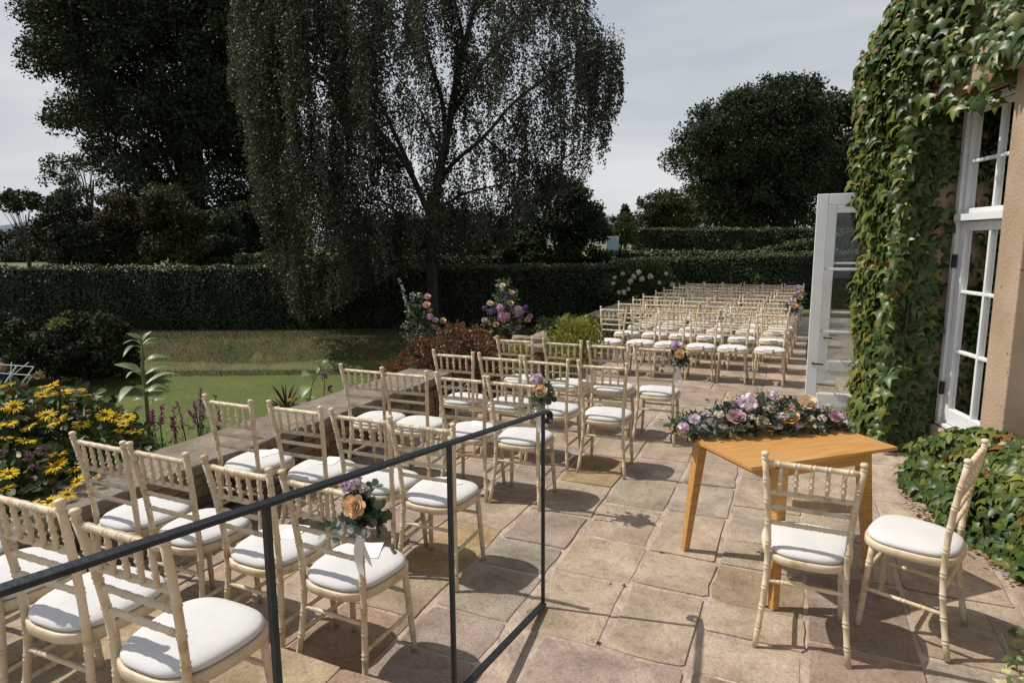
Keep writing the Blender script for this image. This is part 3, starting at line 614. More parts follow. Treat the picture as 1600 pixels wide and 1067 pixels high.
# ------------------------------------------------------------------ chairs
def ringed(p0, p1, r, rings, n=9, via=None, ends=(1, 1), nseg=9):
    """bamboo style turned rod with pairs of raised rings at the given fractions"""
    p0, p1 = ARR(p0, float), ARR(p1, float); ts = list(np.linspace(0, 1, nseg)); Ln = np.linalg.norm(p1-p0); e = .0045/Ln
    for t in rings: ts += [t-3.1*e, t-2.3*e, t-1.3*e, t-.5*e, t+.5*e, t+1.3*e, t+2.3*e, t+3.1*e]
    ts = np.unique(np.clip(ARR(ts), 0, 1)); rad = []
    for t in ts:
        x = 1 - (1-ends[0])*(1-t) - (1-ends[1])*t
        for q in rings:
            dd = (t-q)/e
            if 1.0 < abs(dd) < 2.6: x *= 1.17
            elif abs(dd) <= 1.0: x *= .93
        rad.append(r*x)
    if via is None: P = p0 + ts[:, None]*(p1-p0)
    else:
        via = ARR(via, float); tm = (via[2]-p0[2])/(p1[2]-p0[2])
        lin = p0 + ts[:, None]*(p1-p0); off = via - (p0+tm*(p1-p0))
        k = np.where(ts < tm, np.sin(ts/tm*math.pi/2), np.cos((ts-tm)/(1-tm)*math.pi/2)); P = lin + k[:, None]*off
    return MB().tube(P, rad, n)
CH = empty('chiavari_chair')
CPARTS = []
def cpart(name, mb, m=M_CHAIR, smooth=True, loc=None):
    o = mb.build(name, m, CH, smooth, loc); CPARTS.append(o); return o
def post_pt(sg, z):         # centre line of the rear post at height z
    t = z/.93; lin = .0; k = math.sin(min(z/.43, 1)*math.pi/2) if z < .43 else math.cos((z-.43)/.5*math.pi/2)
    return ARR([sg*(.195-.032*k), .052*k, z])
for sg in (-1, 1):
    b = ringed((sg*.195, 0, 0), (sg*.195, 0, .915), .0146, [.09, .20, .31, .42, .545, .66, .775, .885], via=(sg*.163, .052, .43), ends=(.92, .95), n=10, nseg=14)
    b.lathe([(.0140, .910), (.0162, .914), (.0162, .917), (.0112, .922), (.0112, .925), (.0170, .931), (.0176, .937), (.0150, .943), (.009, .946), (.002, .947)], 10, (sg*.195, 0, 0))
    cpart('back_post', b)
    cpart('front_leg', ringed((sg*.180, .375, 0), (sg*.158, .345, .42), .015, [.24, .52, .78], ends=(.88, 1.02)))
    a = post_pt(sg, .20); c = ARR([sg*.172, .365, .20]); cpart('side_stretcher', ringed(a, c, .0095, [.25, .5, .75]))
    a = post_pt(sg, .36); c = ARR([sg*.166, .355, .33]); 
cpart('front_stretcher', ringed((-.164, .355, .30), (.164, .355, .30), .0095, [.2, .5, .8]))
cpart('rear_stretcher', ringed(post_pt(-1, .315), post_pt(1, .315), .0095, [.2, .5, .8]))
def rail(z, r, name):
    a, c = post_pt(-1, z), post_pt(1, z); cpart(name, ringed(a, c, r, [.12, .34, .5, .66, .88]))
rail(.893, .0125, 'top_rail'); rail(.752, .0115, 'back_rail'); rail(.682, .0105, 'back_rail'); rail(.602, .0105, 'back_rail')
z0, z1 = .758, .888; sp = []
prof = [(.0060, 0), (.0085, .022), (.0090, .036), (.0125, .041), (.0125, .046), (.0088, .050), (.0088, .064), (.0125, .069), (.0125, .074), (.0090, .079), (.0088, .100), (.0110, .104), (.0082, .110), (.0070, .13)]
spm = MB().lathe(prof, 8).mesh('spindle', True)
for k in range(5):
    x = -.195*2/6*(2-k)*.97; o = link('spindle', spm, M_CHAIR, CH, (x, .016, z0)); o.rotation_euler = (.105, 0, 0); CPARTS.append(o)
def outline(ins, n=44):
    out = []
    for i in range(n):
        a = 2*math.pi*i/n; c, s_ = math.cos(a), math.sin(a)
        y = .205 + (.20-ins)*math.copysign(abs(s_)**.72, s_); f = (y-.005)/.40
        wdt = (.178+.030*min(1, max(0, f)*1.3))-ins; x = wdt*math.copysign(abs(c)**.62, c); out.append((x, y))
    return out
def slab_of(lev):
    n = len(lev[0][0]); v = [(x, y, z) for o, z in lev for x, y in o]
    f = [(k*n+i, k*n+(i+1) % n, (k+1)*n+(i+1) % n, (k+1)*n+i) for k in range(len(lev)-1) for i in range(n)] + [tuple(range(n-1, -1, -1)), tuple((len(lev)-1)*n+i for i in range(n))]
    return MB().add(v, f)
cpart('seat_frame', slab_of([(outline(.006), .412), (outline(.0), .416), (outline(.0), .444), (outline(.004), .449), (outline(.02), .450)]))
cpart('seat_pad', slab_of([(outline(.017), .4505), (outline(.009), .459), (outline(.010), .468), (outline(.020), .478), (outline(.045), .485), (outline(.085), .489), (outline(.13), .490)]), M_PAD)
chair_used = [False]
def put_chair(x, y, rz, label, group, z=0.):
    if not chair_used[0]:
        r = CH; chair_used[0] = True
    else:
        r = CH.copy(); C.objects.link(r)
        for p in CPARTS:
            c = p.copy(); C.objects.link(c); c.parent = r
    r.location = (x, y, z); r.rotation_euler = (0, 0, rz); tag(r, label, 'chair', group); return r
ORD = ['first', 'second', 'third', 'fourth', 'fifth', 'sixth', 'seventh', 'eighth', 'ninth']
near = {6: (5.80, [-1.14, -1.59, -2.05, -2.56]), 5: (4.82, [-1.36, -1.84, -2.27, -2.72]), 4: (3.96, [-1.76, -2.18, -2.66, -3.05]),
        3: (2.82, [-1.79, -2.20, -2.68, -3.18]), 2: (1.93, [-1.72, -2.18, -2.68, -3.11]), 1: (1.12, [-1.74, -2.25, -2.71, -3.16])}
NEAR_POS = {}
for k, (v, us) in near.items():
    for j, u in enumerate(us):
        row = ORD[6-k]; fl = ' with posy' if (j == 0 and k in (2, 4, 6)) else ''
        zz = STEP+.002 if k == 1 else .002
        rz = rng.normal(0, .025); y = v + rng.normal(0, .012); NEAR_POS[(k, j)] = (u, y, rz, zz)
        put_chair(u, y, rz, f'cream chair{fl}, handrail block, {row} row from open paving, {ORD[j]} from aisle', 'chairs of the handrail block', zz)
far_v = [9.14, 10.08, 10.88, 11.62, 12.5, 13.36, 14.2, 14.85, 15.5]
FAR_POS = {}
for k, v in enumerate(far_v):
    left = -2.42+.03*k
    for j in range(6):
        u = left + .431*(5-j) + rng.normal(0, .012); y = v + rng.normal(0, .02); rz = math.pi + rng.normal(0, .03); FAR_POS[(k, j)] = (u, y, rz)
        put_chair(u, y, rz, f'cream chair, hedge block, {ORD[k]} row back from open paving, {ORD[j]} from door side', 'chairs of the hedge block', .002)
put_chair(.115, 2.95, -.01, 'cream chair tucked to the wooden table, its back to the handrail steps', 'chairs at the table', .002)
put_chair(.79, 3.36, math.radians(90-21), 'cream chair turned sideways between the wooden table and ground ivy', 'chairs at the table', .002)

# order of service cards lying on seats
card = MB().box((0, 0, .0), (.052, .074, .0012)); card.box((0, .0775, -.022), (.052, .0012, .0215)); card_me = card.mesh('card'); card_me.materials.append(M_CARD)
flat_me = MB().box((0, 0, 0), (.052, .074, .0014)).mesh('card'); flat_me.materials.append(M_CARD)
def put_card(pos, label, fold, dz=0):
    x, y, rz = pos[0], pos[1], pos[2]; loc = .34 if fold else .30
    o = link('service_card', card_me if fold else flat_me); o.location = (x - math.sin(rz)*loc, y + math.cos(rz)*loc, .4935+dz); o.rotation_euler = (rng.normal(0, .02), 0, rz+rng.normal(0, .12 if fold else .5))
    tag(o, label, 'card', 'order of service cards on the seats')
for k in range(3):
    for j in range(6):
        if (k == 2 and j in (1, 4)): continue
        put_card(FAR_POS[(k, j)], f'white card on seat, hedge block, {ORD[k]} row from open paving, {ORD[j]} from door side', True)
for (k, j) in ((2, 0), (2, 1), (3, 2), (3, 3), (3, 0), (4, 1)):
    put_card(NEAR_POS[(k, j)], f'white card on seat, handrail block, {ORD[6-k]} row from open paving, {ORD[j]} from aisle', False)

# ------------------------------------------------------------------ handrail
hr = empty('handrail', (-1.11, 2.87, 0), 0, 'black steel handrail with square posts and scrolled end beside the steps', 'handrail')
def rz_(v): return 1.04 + (2.87-v)*.128
pts = [(0, .0, rz_(2.87))]
b = MB(); hw, ht = .017, .0065
def bar(b, v0, z0, v1, z1, hw, ht):
    d = unit(ARR([v1-v0, z1-z0])); nn = ARR([-d[1], d[0]])*ht
    if nn[1] < 0: nn = -nn
    P = lambda x, v, z: (x, v-2.87, z)
    b.prism([P(-hw, v0-nn[0], z0-nn[1]), P(hw, v0-nn[0], z0-nn[1]), P(hw, v1-nn[0], z1-nn[1]), P(-hw, v1-nn[0], z1-nn[1]), P(-hw, v0+nn[0], z0+nn[1]), P(hw, v0+nn[0], z0+nn[1]), P(hw, v1+nn[0], z1+nn[1]), P(-hw, v1+nn[0], z1+nn[1])])
bar(b, 2.93, rz_(2.93), -.9, rz_(-.9), hw, .006); bevel(b.build('top_rail', M_STEEL, hr), .003)
b = MB(); a = np.linspace(math.pi/2, -math.pi*1.05, 22); rr = np.linspace(.036, .026, 22); cy, cz = .06, rz_(2.93)-.036
for i in range(21):
    q = [(cy+rr[i]*math.cos(a[i]), cz+rr[i]*math.sin(a[i])), (cy+rr[i+1]*math.cos(a[i+1]), cz+rr[i+1]*math.sin(a[i+1]))]
    w = [(cy+(rr[i]-.007)*math.cos(a[i]), cz+(rr[i]-.007)*math.sin(a[i])), (cy+(rr[i+1]-.007)*math.cos(a[i+1]), cz+(rr[i+1]-.007)*math.sin(a[i+1]))]
    b.prism([(-hw, *w[0]), (hw, *w[0]), (hw, *w[1]), (-hw, *w[1]), (-hw, *q[0]), (hw, *q[0]), (hw, *q[1]), (-hw, *q[1])])
b.build('scroll', M_STEEL, hr)
b = MB(); bar(b, 2.875, .012, -.9, .012+3.775*.146, .017, .006); bevel(b.build('bottom_rail', M_STEEL, hr), .003)
for v in (2.865, 1.925, 1.06, .1, -.8):
    zb = (2.875-v)*.146; zt = rz_(v)-.008
    bevel(MB().box((0, v-2.87, (zb+zt)/2), (.0085, .0085, (zt-zb)/2)).build('post', M_STEEL, hr), .002)

# ------------------------------------------------------------------ table
TZ = .76
tc_ = [onz(px, py, TZ) for px, py in ((1037, 668), (1183, 729), (1410, 697))]
ex = tc_[2]-tc_[1]; ey = tc_[0]-tc_[1]; lx, ly = np.linalg.norm(ex), np.linalg.norm(ey); TANG = math.atan2(ex[1], ex[0])
tcen = tc_[1] + ex/2 + ey/2
tb = empty('signing_table', (tcen[0], tcen[1], 0), TANG, 'rectangular oiled oak table with tapered legs carrying a flower garland', 'table')
for k in range(5):
    w = ly/5; bevel(MB().box((0, -ly/2+w*(k+.5), TZ-.009), (lx/2, w/2-.0002, .009)).build('plank', M_OAK, tb), .0007)
b = MB(); ax, ay = .325, .295
for s in (-1, 1): b.box((0, s*ay, TZ-.065), (ax, .011, .041)); b.box((s*ax, 0, TZ-.065), (.011, ay, .040))
b.build('apron', M_OAK, tb)
ca_, sa_ = math.cos(TANG), math.sin(TANG)
fl_, ff_, fr_ = ARR([-.53, 3.78]), ARR([-.01, 3.32]), ARR([.47, 3.90])
for w_ in (fl_, ff_, fr_, fl_+fr_-ff_):
    q = w_-tcen[:2]; f_ = ARR([q[0]*ca_+q[1]*sa_, -q[0]*sa_+q[1]*ca_]); t = f_*ARR([.86, .84]); a, c = .033, .019
    v = [(f_[0]-c, f_[1]-c, 0), (f_[0]+c, f_[1]-c, 0), (f_[0]+c, f_[1]+c, 0), (f_[0]-c, f_[1]+c, 0), (t[0]-a, t[1]-a, TZ-.025), (t[0]+a, t[1]-a, TZ-.025), (t[0]+a, t[1]+a, TZ-.025), (t[0]-a, t[1]+a, TZ-.025)]
    bevel(MB().prism(v).build('leg', M_OAK, tb), .004)

# ------------------------------------------------------------------ cut flowers
PEACH = [(.88, .60, .34), (.90, .70, .48), (.86, .52, .25)]; CREAM = [(.84, .74, .54), (.86, .79, .62)]; LIL = [(.68, .50, .66), (.74, .60, .72), (.60, .42, .60)]
PINK = [(.72, .44, .52), (.78, .54, .60)]; PALE = [(.76, .64, .76), (.82, .74, .82)]; MAUVE = [(.58, .34, .44), (.66, .44, .53)]; PURP = [(.16, .10, .30), (.26, .18, .40)]; WHITE = [(.72, .70, .62), (.78, .77, .70)]; YEL = [(.75, .45, .06), (.82, .58, .12)]
T_PETAL = (np.array([[-.22, 0, 0], [.22, 0, 0], [.50, .50, .16], [.30, .95, .10], [0, 1.04, .02], [-.30, .95, .10], [-.50, .50, .16]]), [(0, 1, 2, 3, 4, 5, 6)])
def rose_mesh(r, pal, up, layers=5, ball=False):
    pos, tip, nrm, sz = [], [], [], []; up = unit(ARR(up, float)); x = unit(np.cross(up, [.3, .8, .52])); y = np.cross(up, x)
    if ball:
        n = 120; d = rdir(n); d = unit(d + up*.45); sz = rng.uniform(.40, .62, n)*r; tip = unit(.55*d + rdir(n)); pos = d*r*rng.uniform(.45, .85, (n, 1)) - tip*sz[:, None]*.4; nrm = d + .45*rdir(n)
    else:
        for l in range(layers):
            k = 3+l; f = (l+.4)/layers
            for i in range(k):
                a = 2*math.pi*(i+.37*l)/k + rng.normal(0, .12); o = math.cos(a)*x+math.sin(a)*y; op = .08+.95*f**1.4
                pos.append(o*r*.10*(1+2*f) - up*r*.35*f); t = unit(up*(1-.72*f**1.5) + o*op*.8); tip.append(t); nrm.append(-o+up*.35); sz.append(r*(.62+.42*f))
        pos, tip, nrm, sz = map(ARR, (pos, tip, nrm, sz))
    n = len(pos); col = colmix(n, pal, .06)
    return leaves_mesh('bloom', T_PETAL, pos, tip, nrm, sz, col)
def bloom(par, name, p, r, pal, up, ball=False): return link(name, rose_mesh(r, pal, up, 5, ball), M_PETAL, par, p)
def cluster(par, name, p, r, pal, n=36):       # head of many tiny flowers
    d = rdir(n); d[:, 2] = np.abs(d[:, 2])*.9; P = d*r*rng.uniform(.6, 1, (n, 1)); k = 5
    pos = np.repeat(P, k, 0); tip = unit(rdir(n*k)+np.repeat(d, k, 0)*.4)
    me = leaves_mesh('cluster', T_ROUND, pos, tip, np.repeat(d, k, 0), r*.30, colmix(n*k, pal, .08)); return link(name, me, M_PETAL, par, p)
EUC = [(.13, .18, .145), (.18, .23, .19), (.09, .125, .10), (.23, .28, .23)]; DKG = [(.03, .05, .02), (.045, .07, .028), (.065, .09, .038)]; OLV = [(.10, .12, .05), (.15, .16, .08), (.06, .08, .035)]
def sprigs(par, name, P, D, length, nleaf, size, pal, tpl=T_OVAL, m=M_LEAF, droop=.25):
    """sprigs from points P in directions D with paired leaves along them"""
    pos, tip, nrm = [], [], []
    for p, d in zip(P, D):
        d = unit(d); Ls = length*rng.uniform(.6, 1.2)
        for k in range(nleaf):
            t = (k+1)/nleaf; q = p + d*Ls*t + ARR([0, 0, -droop*Ls*t*t]); o = rdir(1)[0]; o = unit(o - d*(o@d))
            pos.append(q); tip.append(unit(o+d*.7)); nrm.append(unit(rdir(1)[0]+ARR([0, 0, .8])))
    n = len(pos); me = leaves_mesh(name, tpl, ARR(pos), ARR(tip), ARR(nrm), rng.uniform(.7, 1.25, n)*size, colmix(n, pal)); o = link(name, me, m, par); return tag(o, kind='stuff')

# garland on the table
gc = ARR(at(1182, 672, 0.001+float(onz(1182, 672, TZ) @ FWH))); gp = onz(1182, 668, TZ); ga, gb = onz(1066, 676, TZ), onz(1300, 664, TZ); gd = unit(gb-ga); gl = np.linalg.norm(gb-ga)
gw = ARR([-gd[1], gd[0], 0])
gar = empty('flower_garland', (gp[0], gp[1], TZ), 0, 'long low garland of lilac, peach and cream flowers lying on the oak table', 'flowers')
mid = (ga+gb)/2-ARR([gp[0], gp[1], TZ])
def gpt(a, w, h): return mid + gd*a*gl/2 + gw*w + ARR([0, 0, h])
n = 260; aa = np.concatenate([rng.uniform(-.97, .97, 190), rng.uniform(-.45, .5, 70)]); rng.shuffle(aa); hh = (1-np.abs(aa)**1.6)*rng.uniform(.02, .12, n)+.015
P_ = ARR([gpt(a, rng.uniform(-.09, .10), h) for a, h in zip(aa, hh)]); D_ = ARR([gd*a*.9 + gw*rng.normal(0, .8) + ARR([0, 0, rng.uniform(.05, .8)]) for a in aa])
sprigs(gar, 'foliage', P_[:160], D_[:160], .10, 9, .034, DKG+EUC, T_OVAL); sprigs(gar, 'eucalyptus', P_[160:], D_[160:]*ARR([1, 1, .5]), .10, 8, .036, EUC, T_ROUND)
sprigs(gar, 'olive_leaves', P_[::4], D_[::4]+[0, 0, .5], .13, 10, .045, OLV, T_NARROW)
n = 46; aa = rng.uniform(-1, 1, n); sprigs(gar, 'trailing_leaves', ARR([gpt(a, -.08+rng.normal(0, .02), .02) for a in aa]), ARR([gd*a*.6-gw+[0, 0, -.02] for a in aa]), .06, 5, .036, EUC+DKG, T_OVAL, droop=.05)
def gflower(px, py, r, pal, kind='rose', h=None, off=.0):
    # lift along the photo ray onto the garland's mid plane
    off = -.105 if py > 645 else (-.06 if py > 636 else -.02)
    rr = ray(px, py); t = ((ga-EYE) @ gw + off)/(rr @ gw); p = EYE+rr*t - ARR([gp[0], gp[1], TZ])
    p = p - rr/np.linalg.norm(rr)*.035; r = r*1.4; p[2] = max(p[2], .02); up = unit(-rr*.8 + ARR([0, 0, .7]) + .25*rdir(1)[0])
    if kind == 'cluster': cluster(gar, 'flower_cluster', p, r, pal)
    else: bloom(gar, 'peony' if kind == 'ball' else 'rose', p, r, pal, up, kind == 'ball')
for a in ((1167, 632, .052, PALE, 'ball'), (1150, 652, .036, MAUVE), (1190, 660, .032, CREAM+WHITE, 'cluster'), (1234, 652, .036, PEACH+YEL), (1262, 629, .036, CREAM+PEACH), (1236, 638, .02, PINK), (1221, 654, .026, PALE, 'cluster'), (1085, 655, .022, PALE), (1104, 648, .02, PALE, 'cluster'),
          (1068, 668, .024, PINK+PALE, 'ball'), (1122, 650, .024, CREAM+WHITE, 'cluster'), (1209, 618, .024, PALE, 'ball'), (1306, 651, .026, MAUVE), (1278, 640, .022, PALE, 'cluster'), (1268, 656, .018, WHITE, 'cluster'), (1215, 668, .022, PALE, 'cluster'), (1100, 668, .014, WHITE, 'cluster'), (1295, 637, .018, WHITE, 'cluster'), (1140, 625, .018, CREAM, 'cluster'), (1175, 655, .022, WHITE, 'cluster'), (1200, 640, .022, CREAM, 'cluster'), (1248, 665, .02, PALE, 'cluster'), (1130, 668, .018, WHITE, 'cluster'), (1285, 655, .02, WHITE, 'cluster'), (1112, 660, .018, PALE), (1158, 672, .018, CREAM, 'cluster')): gflower(*a)

# posies with ribbons tied to the aisle chairs
def posy(x, y, z, rz, label, s=1.):
    e = empty('chair_posy', (x, y, z), rz, label, 'flowers', 'posies tied to aisle chairs')
    n = 26; P_ = rng.normal(0, .018, (n, 3)) + [.02, 0, .02]; D_ = rdir(n)+ARR([.3, 0, .35])
    sprigs(e, 'foliage', P_, D_, .075*s, 6, .042*s, DKG+DKG+EUC, T_ROUND, droop=.4)
    n = 8; sprigs(e, 'eucalyptus', rng.normal(0, .02, (n, 3)), rdir(n)*ARR([1, 1, .6]), .13*s, 8, .034*s, EUC, T_ROUND, droop=.5)
    bloom(e, 'rose', (.045, -.075, .055), .042*s, PEACH, (.25, -.85, .4)); bloom(e, 'peony', (.0, -.035, .125), .045*s, LIL+PALE, (0, -.5, .8), True)
    cluster(e, 'flower_cluster', (.055, -.03, .105), .022*s, WHITE); cluster(e, 'flower_cluster', (.06, -.02, .0), .02*s, CREAM)
    b = MB()
    for (sx_, ln, w) in ((.028, .20, .020), (.05, .15, .016)):
        k = 7; v = []
        for i in range(k):
            t = i/(k-1); xx = sx_ + .018*math.sin(t*4+sx_*60); v += [(xx-w, -.028-.012*math.sin(t*5), -.05-ln*t), (xx+w, -.032-.010*math.cos(t*4), -.05-ln*t-.012*(i == k-1))]
        b.add(v, [(2*i, 2*i+1, 2*i+3, 2*i+2) for i in range(k-1)])
    for sg in (-1, 1):
        k = 9; v = []
        for i in range(k):
            a = 2*math.pi*i/(k-1); v += [(.03+sg*(.030-.030*math.cos(a)), -.03-.012*math.sin(a*.5), -.05+.022*math.sin(a)-.012), (.03+sg*(.030-.030*math.cos(a)), -.052-.01*math.sin(a*.5), -.05+.022*math.sin(a)-.008)]
        b.add(v, [(2*i, 2*i+1, 2*i+3, 2*i+2) for i in range(k-1)])
    b.tube([(-.001+.021*math.cos(a), .0+.021*math.sin(a), -.055) for a in np.linspace(0, 6.28, 13)], .006, 6)
    b.build('ribbon', M_RIBBON, e, True); return e
def post_top(x, y, rz, sg, dz=.80):
    p = post_pt(sg, dz); return x + math.cos(rz)*p[0]-math.sin(rz)*p[1], y + math.sin(rz)*p[0]+math.cos(rz)*p[1]
for k, nm in ((2, 'fifth'), (4, 'third'), (6, 'first')):
    u, v, r_, z_ = NEAR_POS[(k, 0)]; x, y = post_top(u, v, r_, 1); posy(x, y, .83, 0, f'peach and lilac posy with white ribbon, handrail block, {nm} row back from open paving')
for k in (2, 4, 6):
    u, v, r_ = FAR_POS[(k, 0)]; x, y = post_top(u, v, r_, -1); posy(x, y, .83, 0, f'peach and lilac posy with white ribbon, hedge block, {ORD[k]} row back from open paving', 1.15)

# tall arrangements flanking the garden steps
def arrangement(px, py_top, py_bot, d, label, flowers, wpx, cone=True):
    base = at(px, py_bot, d); top = at(px, py_top, d); H = top[2]-base[2]; sc = d/F_PX
    e = empty('flower_arrangement', base, 0, label, 'flowers')
    bevel(MB().lathe([(.09, -.02), (.11, .10), (.12, .14), (.10, .14)], 16).build('vase', M_POT, e), .004)
    n = 240; t = rng.random(n)**.8; wmax = wpx*sc/2; w = wmax*(1.02-t**1.3)*np.where(t < .12, .7, 1); a = rng.uniform(0, 6.28, n); r = np.sqrt(rng.random(n))
    P_ = np.stack([np.cos(a)*r*w, np.sin(a)*r*w*.8, .06+t*H*.86], 1); D_ = np.stack([np.cos(a)*.9, np.sin(a)*.9, .3+t*.9], 1)+.3*rdir(n)
    sprigs(e, 'foliage', P_[:140], D_[:140], .10, 8, .040, DKG+OLV, T_OVAL); sprigs(e, 'eucalyptus', P_[140:], D_[140:], .13, 9, .036, EUC+[(.30, .34, .28), (.38, .42, .34)], T_OVAL)
    for f_ in flowers:
        fx, fy, r, pal = f_[:4]; kind = f_[4] if len(f_) > 4 else ''
        p = at(fx, fy, d-wmax*.62) - base; up = unit(EYE-base)*.8+ARR([0, 0, .5])
        bloom(e, 'peony' if kind == 'ball' else 'rose', p, r*1.08, pal, up, kind == 'ball')
    return e
d2 = 9.05
Z4 = lambda x, y: (620+x/6.667, 420+y/6.667)
arrangement(790, 436, 527, d2, 'large cone of pink, purple and peach flowers standing on the wall end', [
    (*Z4(1100, 175), .036, CREAM), (*Z4(1200, 250), .034, PINK), (*Z4(970, 360), .040, PEACH+CREAM), (*Z4(1185, 360), .042, CREAM+PEACH), (*Z4(1080, 410), .055, LIL, 'ball'), (*Z4(1000, 445), .045, PURP, 'ball'), (*Z4(915, 410), .036, PURP, 'ball'),
    (*Z4(1110, 500), .088, [(.74, .42, .60), (.82, .54, .70)], 'ball'), (*Z4(1265, 445), .080, [(.55, .42, .50), (.66, .52, .60)], 'ball'), (*Z4(1365, 530), .040, PEACH), (*Z4(1390, 495), .034, MAUVE), (*Z4(910, 535), .036, PINK), (*Z4(1035, 580), .038, PEACH+YEL), (*Z4(1262, 612), .038, MAUVE), (*Z4(1340, 405), .036, PURP, 'ball'), (*Z4(1135, 300), .030, PURP, 'ball'), (*Z4(1290, 515), .034, PURP, 'ball')], 66)
a_ = arrangement(655, 462, 545, 8.9, 'slim arrangement of grey eucalyptus with pink and peach roses behind the rust shrub', [
    (*Z4(320, 290), .040, PINK), (*Z4(310, 375), .045, PEACH), (*Z4(350, 500), .046, LIL, 'ball'), (*Z4(355, 430), .022, YEL), (*Z4(480, 540), .04, CREAM+PEACH), (*Z4(400, 535), .035, WHITE)], 44)
sprigs(a_, 'eucalyptus', ARR([at(645, 500, 8.9)-ARR(a_.location)]*3), ARR([at(628, 452, 8.9)-at(645, 500, 8.9)]*3)+rng.normal(0, .03, (3, 3)), .50, 16, .045, [(.34, .40, .37), (.24, .30, .27)], T_ROUND, droop=0)
# plant pot and small plants on the wall end
pp = at(862, 527, 9.45)
e = empty('potted_plant', (pp[0], pp[1], .502), 0, 'black plastic pot with spreading green leaves on the wall coping', 'potted plant')
MB().lathe([(.07, 0), (.10, .17), (.108, .17), (.108, .19), (.095, .19)], 16).build('pot', M_POT, e, True)
n = 70; sprigs(e, 'foliage', np.tile([0, 0, .17], (n, 1))+rng.normal(0, .05, (n, 3))*ARR([1, 1, .2]), rdir(n)*ARR([1, 1, .3])+[0, 0, .3], .26, 9, .055, [(.06, .09, .03), (.10, .14, .045), (.035, .06, .02)], T_OVAL, droop=.5)
# end pier of the wall that carries the arrangement
MB().prism([(-4.0, 7.98, -1.2), (-3.505, 7.98, -1.2), (-3.505, 8.75, -1.2), (-4.0, 8.75, -1.2), (-4.0, 7.98, .42), (-3.505, 7.98, .42), (-3.505, 8.75, .42), (-4.0, 8.75, .42)]).build('wall_core', M_SOIL, w2)
coping(w2, (-3.61, 7.87), (-3.61, 8.8), (-4.08, 7.87), (-4.08, 8.8), .495, [.93], (.38, .33, .27))
stone_face(w2, (-4.0, 7.95), (-3.5, 7.95), (0, -1), -.5, .43)

# ------------------------------------------------------------------ plants along the wall
def onx_many(px, py, u): return ARR([onx(a, b, c) for a, b, c in zip(px, py, u)])
dz = empty('daisy_plant', (-4.35, 2.2, LAWN_Z), 0, 'big clump of shaggy yellow daisies leaning over the low wall', 'plant'); db = ARR(dz.location)
poly = [(-60, 625), (0, 608), (60, 606), (100, 604), (150, 612), (215, 650), (243, 690), (238, 715), (180, 735), (140, 775), (110, 800), (60, 830), (-60, 830)]
q = sample_poly(poly, 2600); low = np.clip((q[:, 1]-640)/150, 0, 1); U_ = -4.85+.80*low + rng.uniform(-.05, .42, 2600)*(1-.3*low); U_ = np.minimum(U_, -3.74)
P_ = onx_many(q[:, 0], q[:, 1], U_); n = len(P_)
me = leaves_mesh('foliage', T_OVAL, P_-db, rdir(n)+ARR([.4, -.3, -.1]), ARR([[.5, -.4, .9]])+.5*rdir(n), rng.uniform(.05, .10, n), colmix(n, [(.045, .075, .018), (.07, .11, .025), (.03, .055, .015), (.10, .14, .04)]))
tag(link('foliage', me, M_LEAF, dz), kind='stuff')
dm = []
for k in range(5):
    m_ = 30; a = np.arange(m_)*2*math.pi/m_ + rng.normal(0, .07, m_); rr_ = rng.uniform(.82, 1.05, m_); el = rng.uniform(-.28, .22, m_)+.05*k-.12
    tip = np.stack([np.cos(a)*np.cos(el), np.sin(a)*np.cos(el), np.sin(el)], 1); pos = tip*.26*ARR([1, 1, .3])
    me = leaves_mesh('petals', (ARR([[-.05, 0, 0], [.05, 0, 0], [.085, .5, .02], [.05, .96, -.02], [-.05, .96, -.02], [-.085, .5, .02]]), [(0, 1, 2, 3, 4, 5)]), pos, tip, np.tile([0, 0, 1.], (m_, 1))+.25*rdir(m_), rr_*.78, colmix(m_, [(.84, .60, .015), (.88, .68, .03), (.80, .50, .01)], .06))
    me.materials.append(M_PETAL); dm.append(me)
disc = MB().lathe([(.30, -.06), (.31, .03), (.24, .10), (.12, .13), (.01, .135)], 12).mesh('flower_centre', True); disc.materials.append(M_DAISYC)
Zd = [(322, 445, 50), (300, 590, 46), (240, 560, 40), (422, 607, 36), (145, 622, 34), (135, 695, 40), (20, 680, 38), (45, 600, 36), (70, 515, 40), (290, 825, 50), (300, 765, 38), (405, 905, 42), (385, 840, 36), (255, 1010, 42), (350, 975, 36), (45, 865, 40), (20, 945, 48), (545, 560, 36), (660, 570, 36), (700, 645, 36), (40, 405, 32), (270, 410, 36), (590, 572, 30), (160, 1025, 38), (500, 885, 24), (455, 455, 18), (425, 430, 16), (495, 475, 14), (225, 410, 22), (215, 455, 26), (640, 605, 24), (345, 520, 18), (10, 520, 34), (620, 640, 22), (380, 480, 14)]
for (x, y, r) in Zd:
    px, py = x/3.333, 480+y/3.333; u = -4.5+.75*min(1, max(0, (py-640)/150)); p = onx(px, py, min(u+.20+rng.uniform(-.05, .05), -3.60)); d_ = float((p-EYE) @ FWH); s = r/3.333*d_/F_PX*1.3
    o = link('flower_head', dm[rng.integers(5)], None, dz, p-db); up = unit(unit(EYE-p)*.55 + ARR([-.35, .1, .75]) + .38*rdir(1)[0]); o.rotation_euler = Vector(up).to_track_quat('Z', 'Y').to_euler(); o.scale = (s, s, s)
    c = link('flower_centre', disc, None, o); 
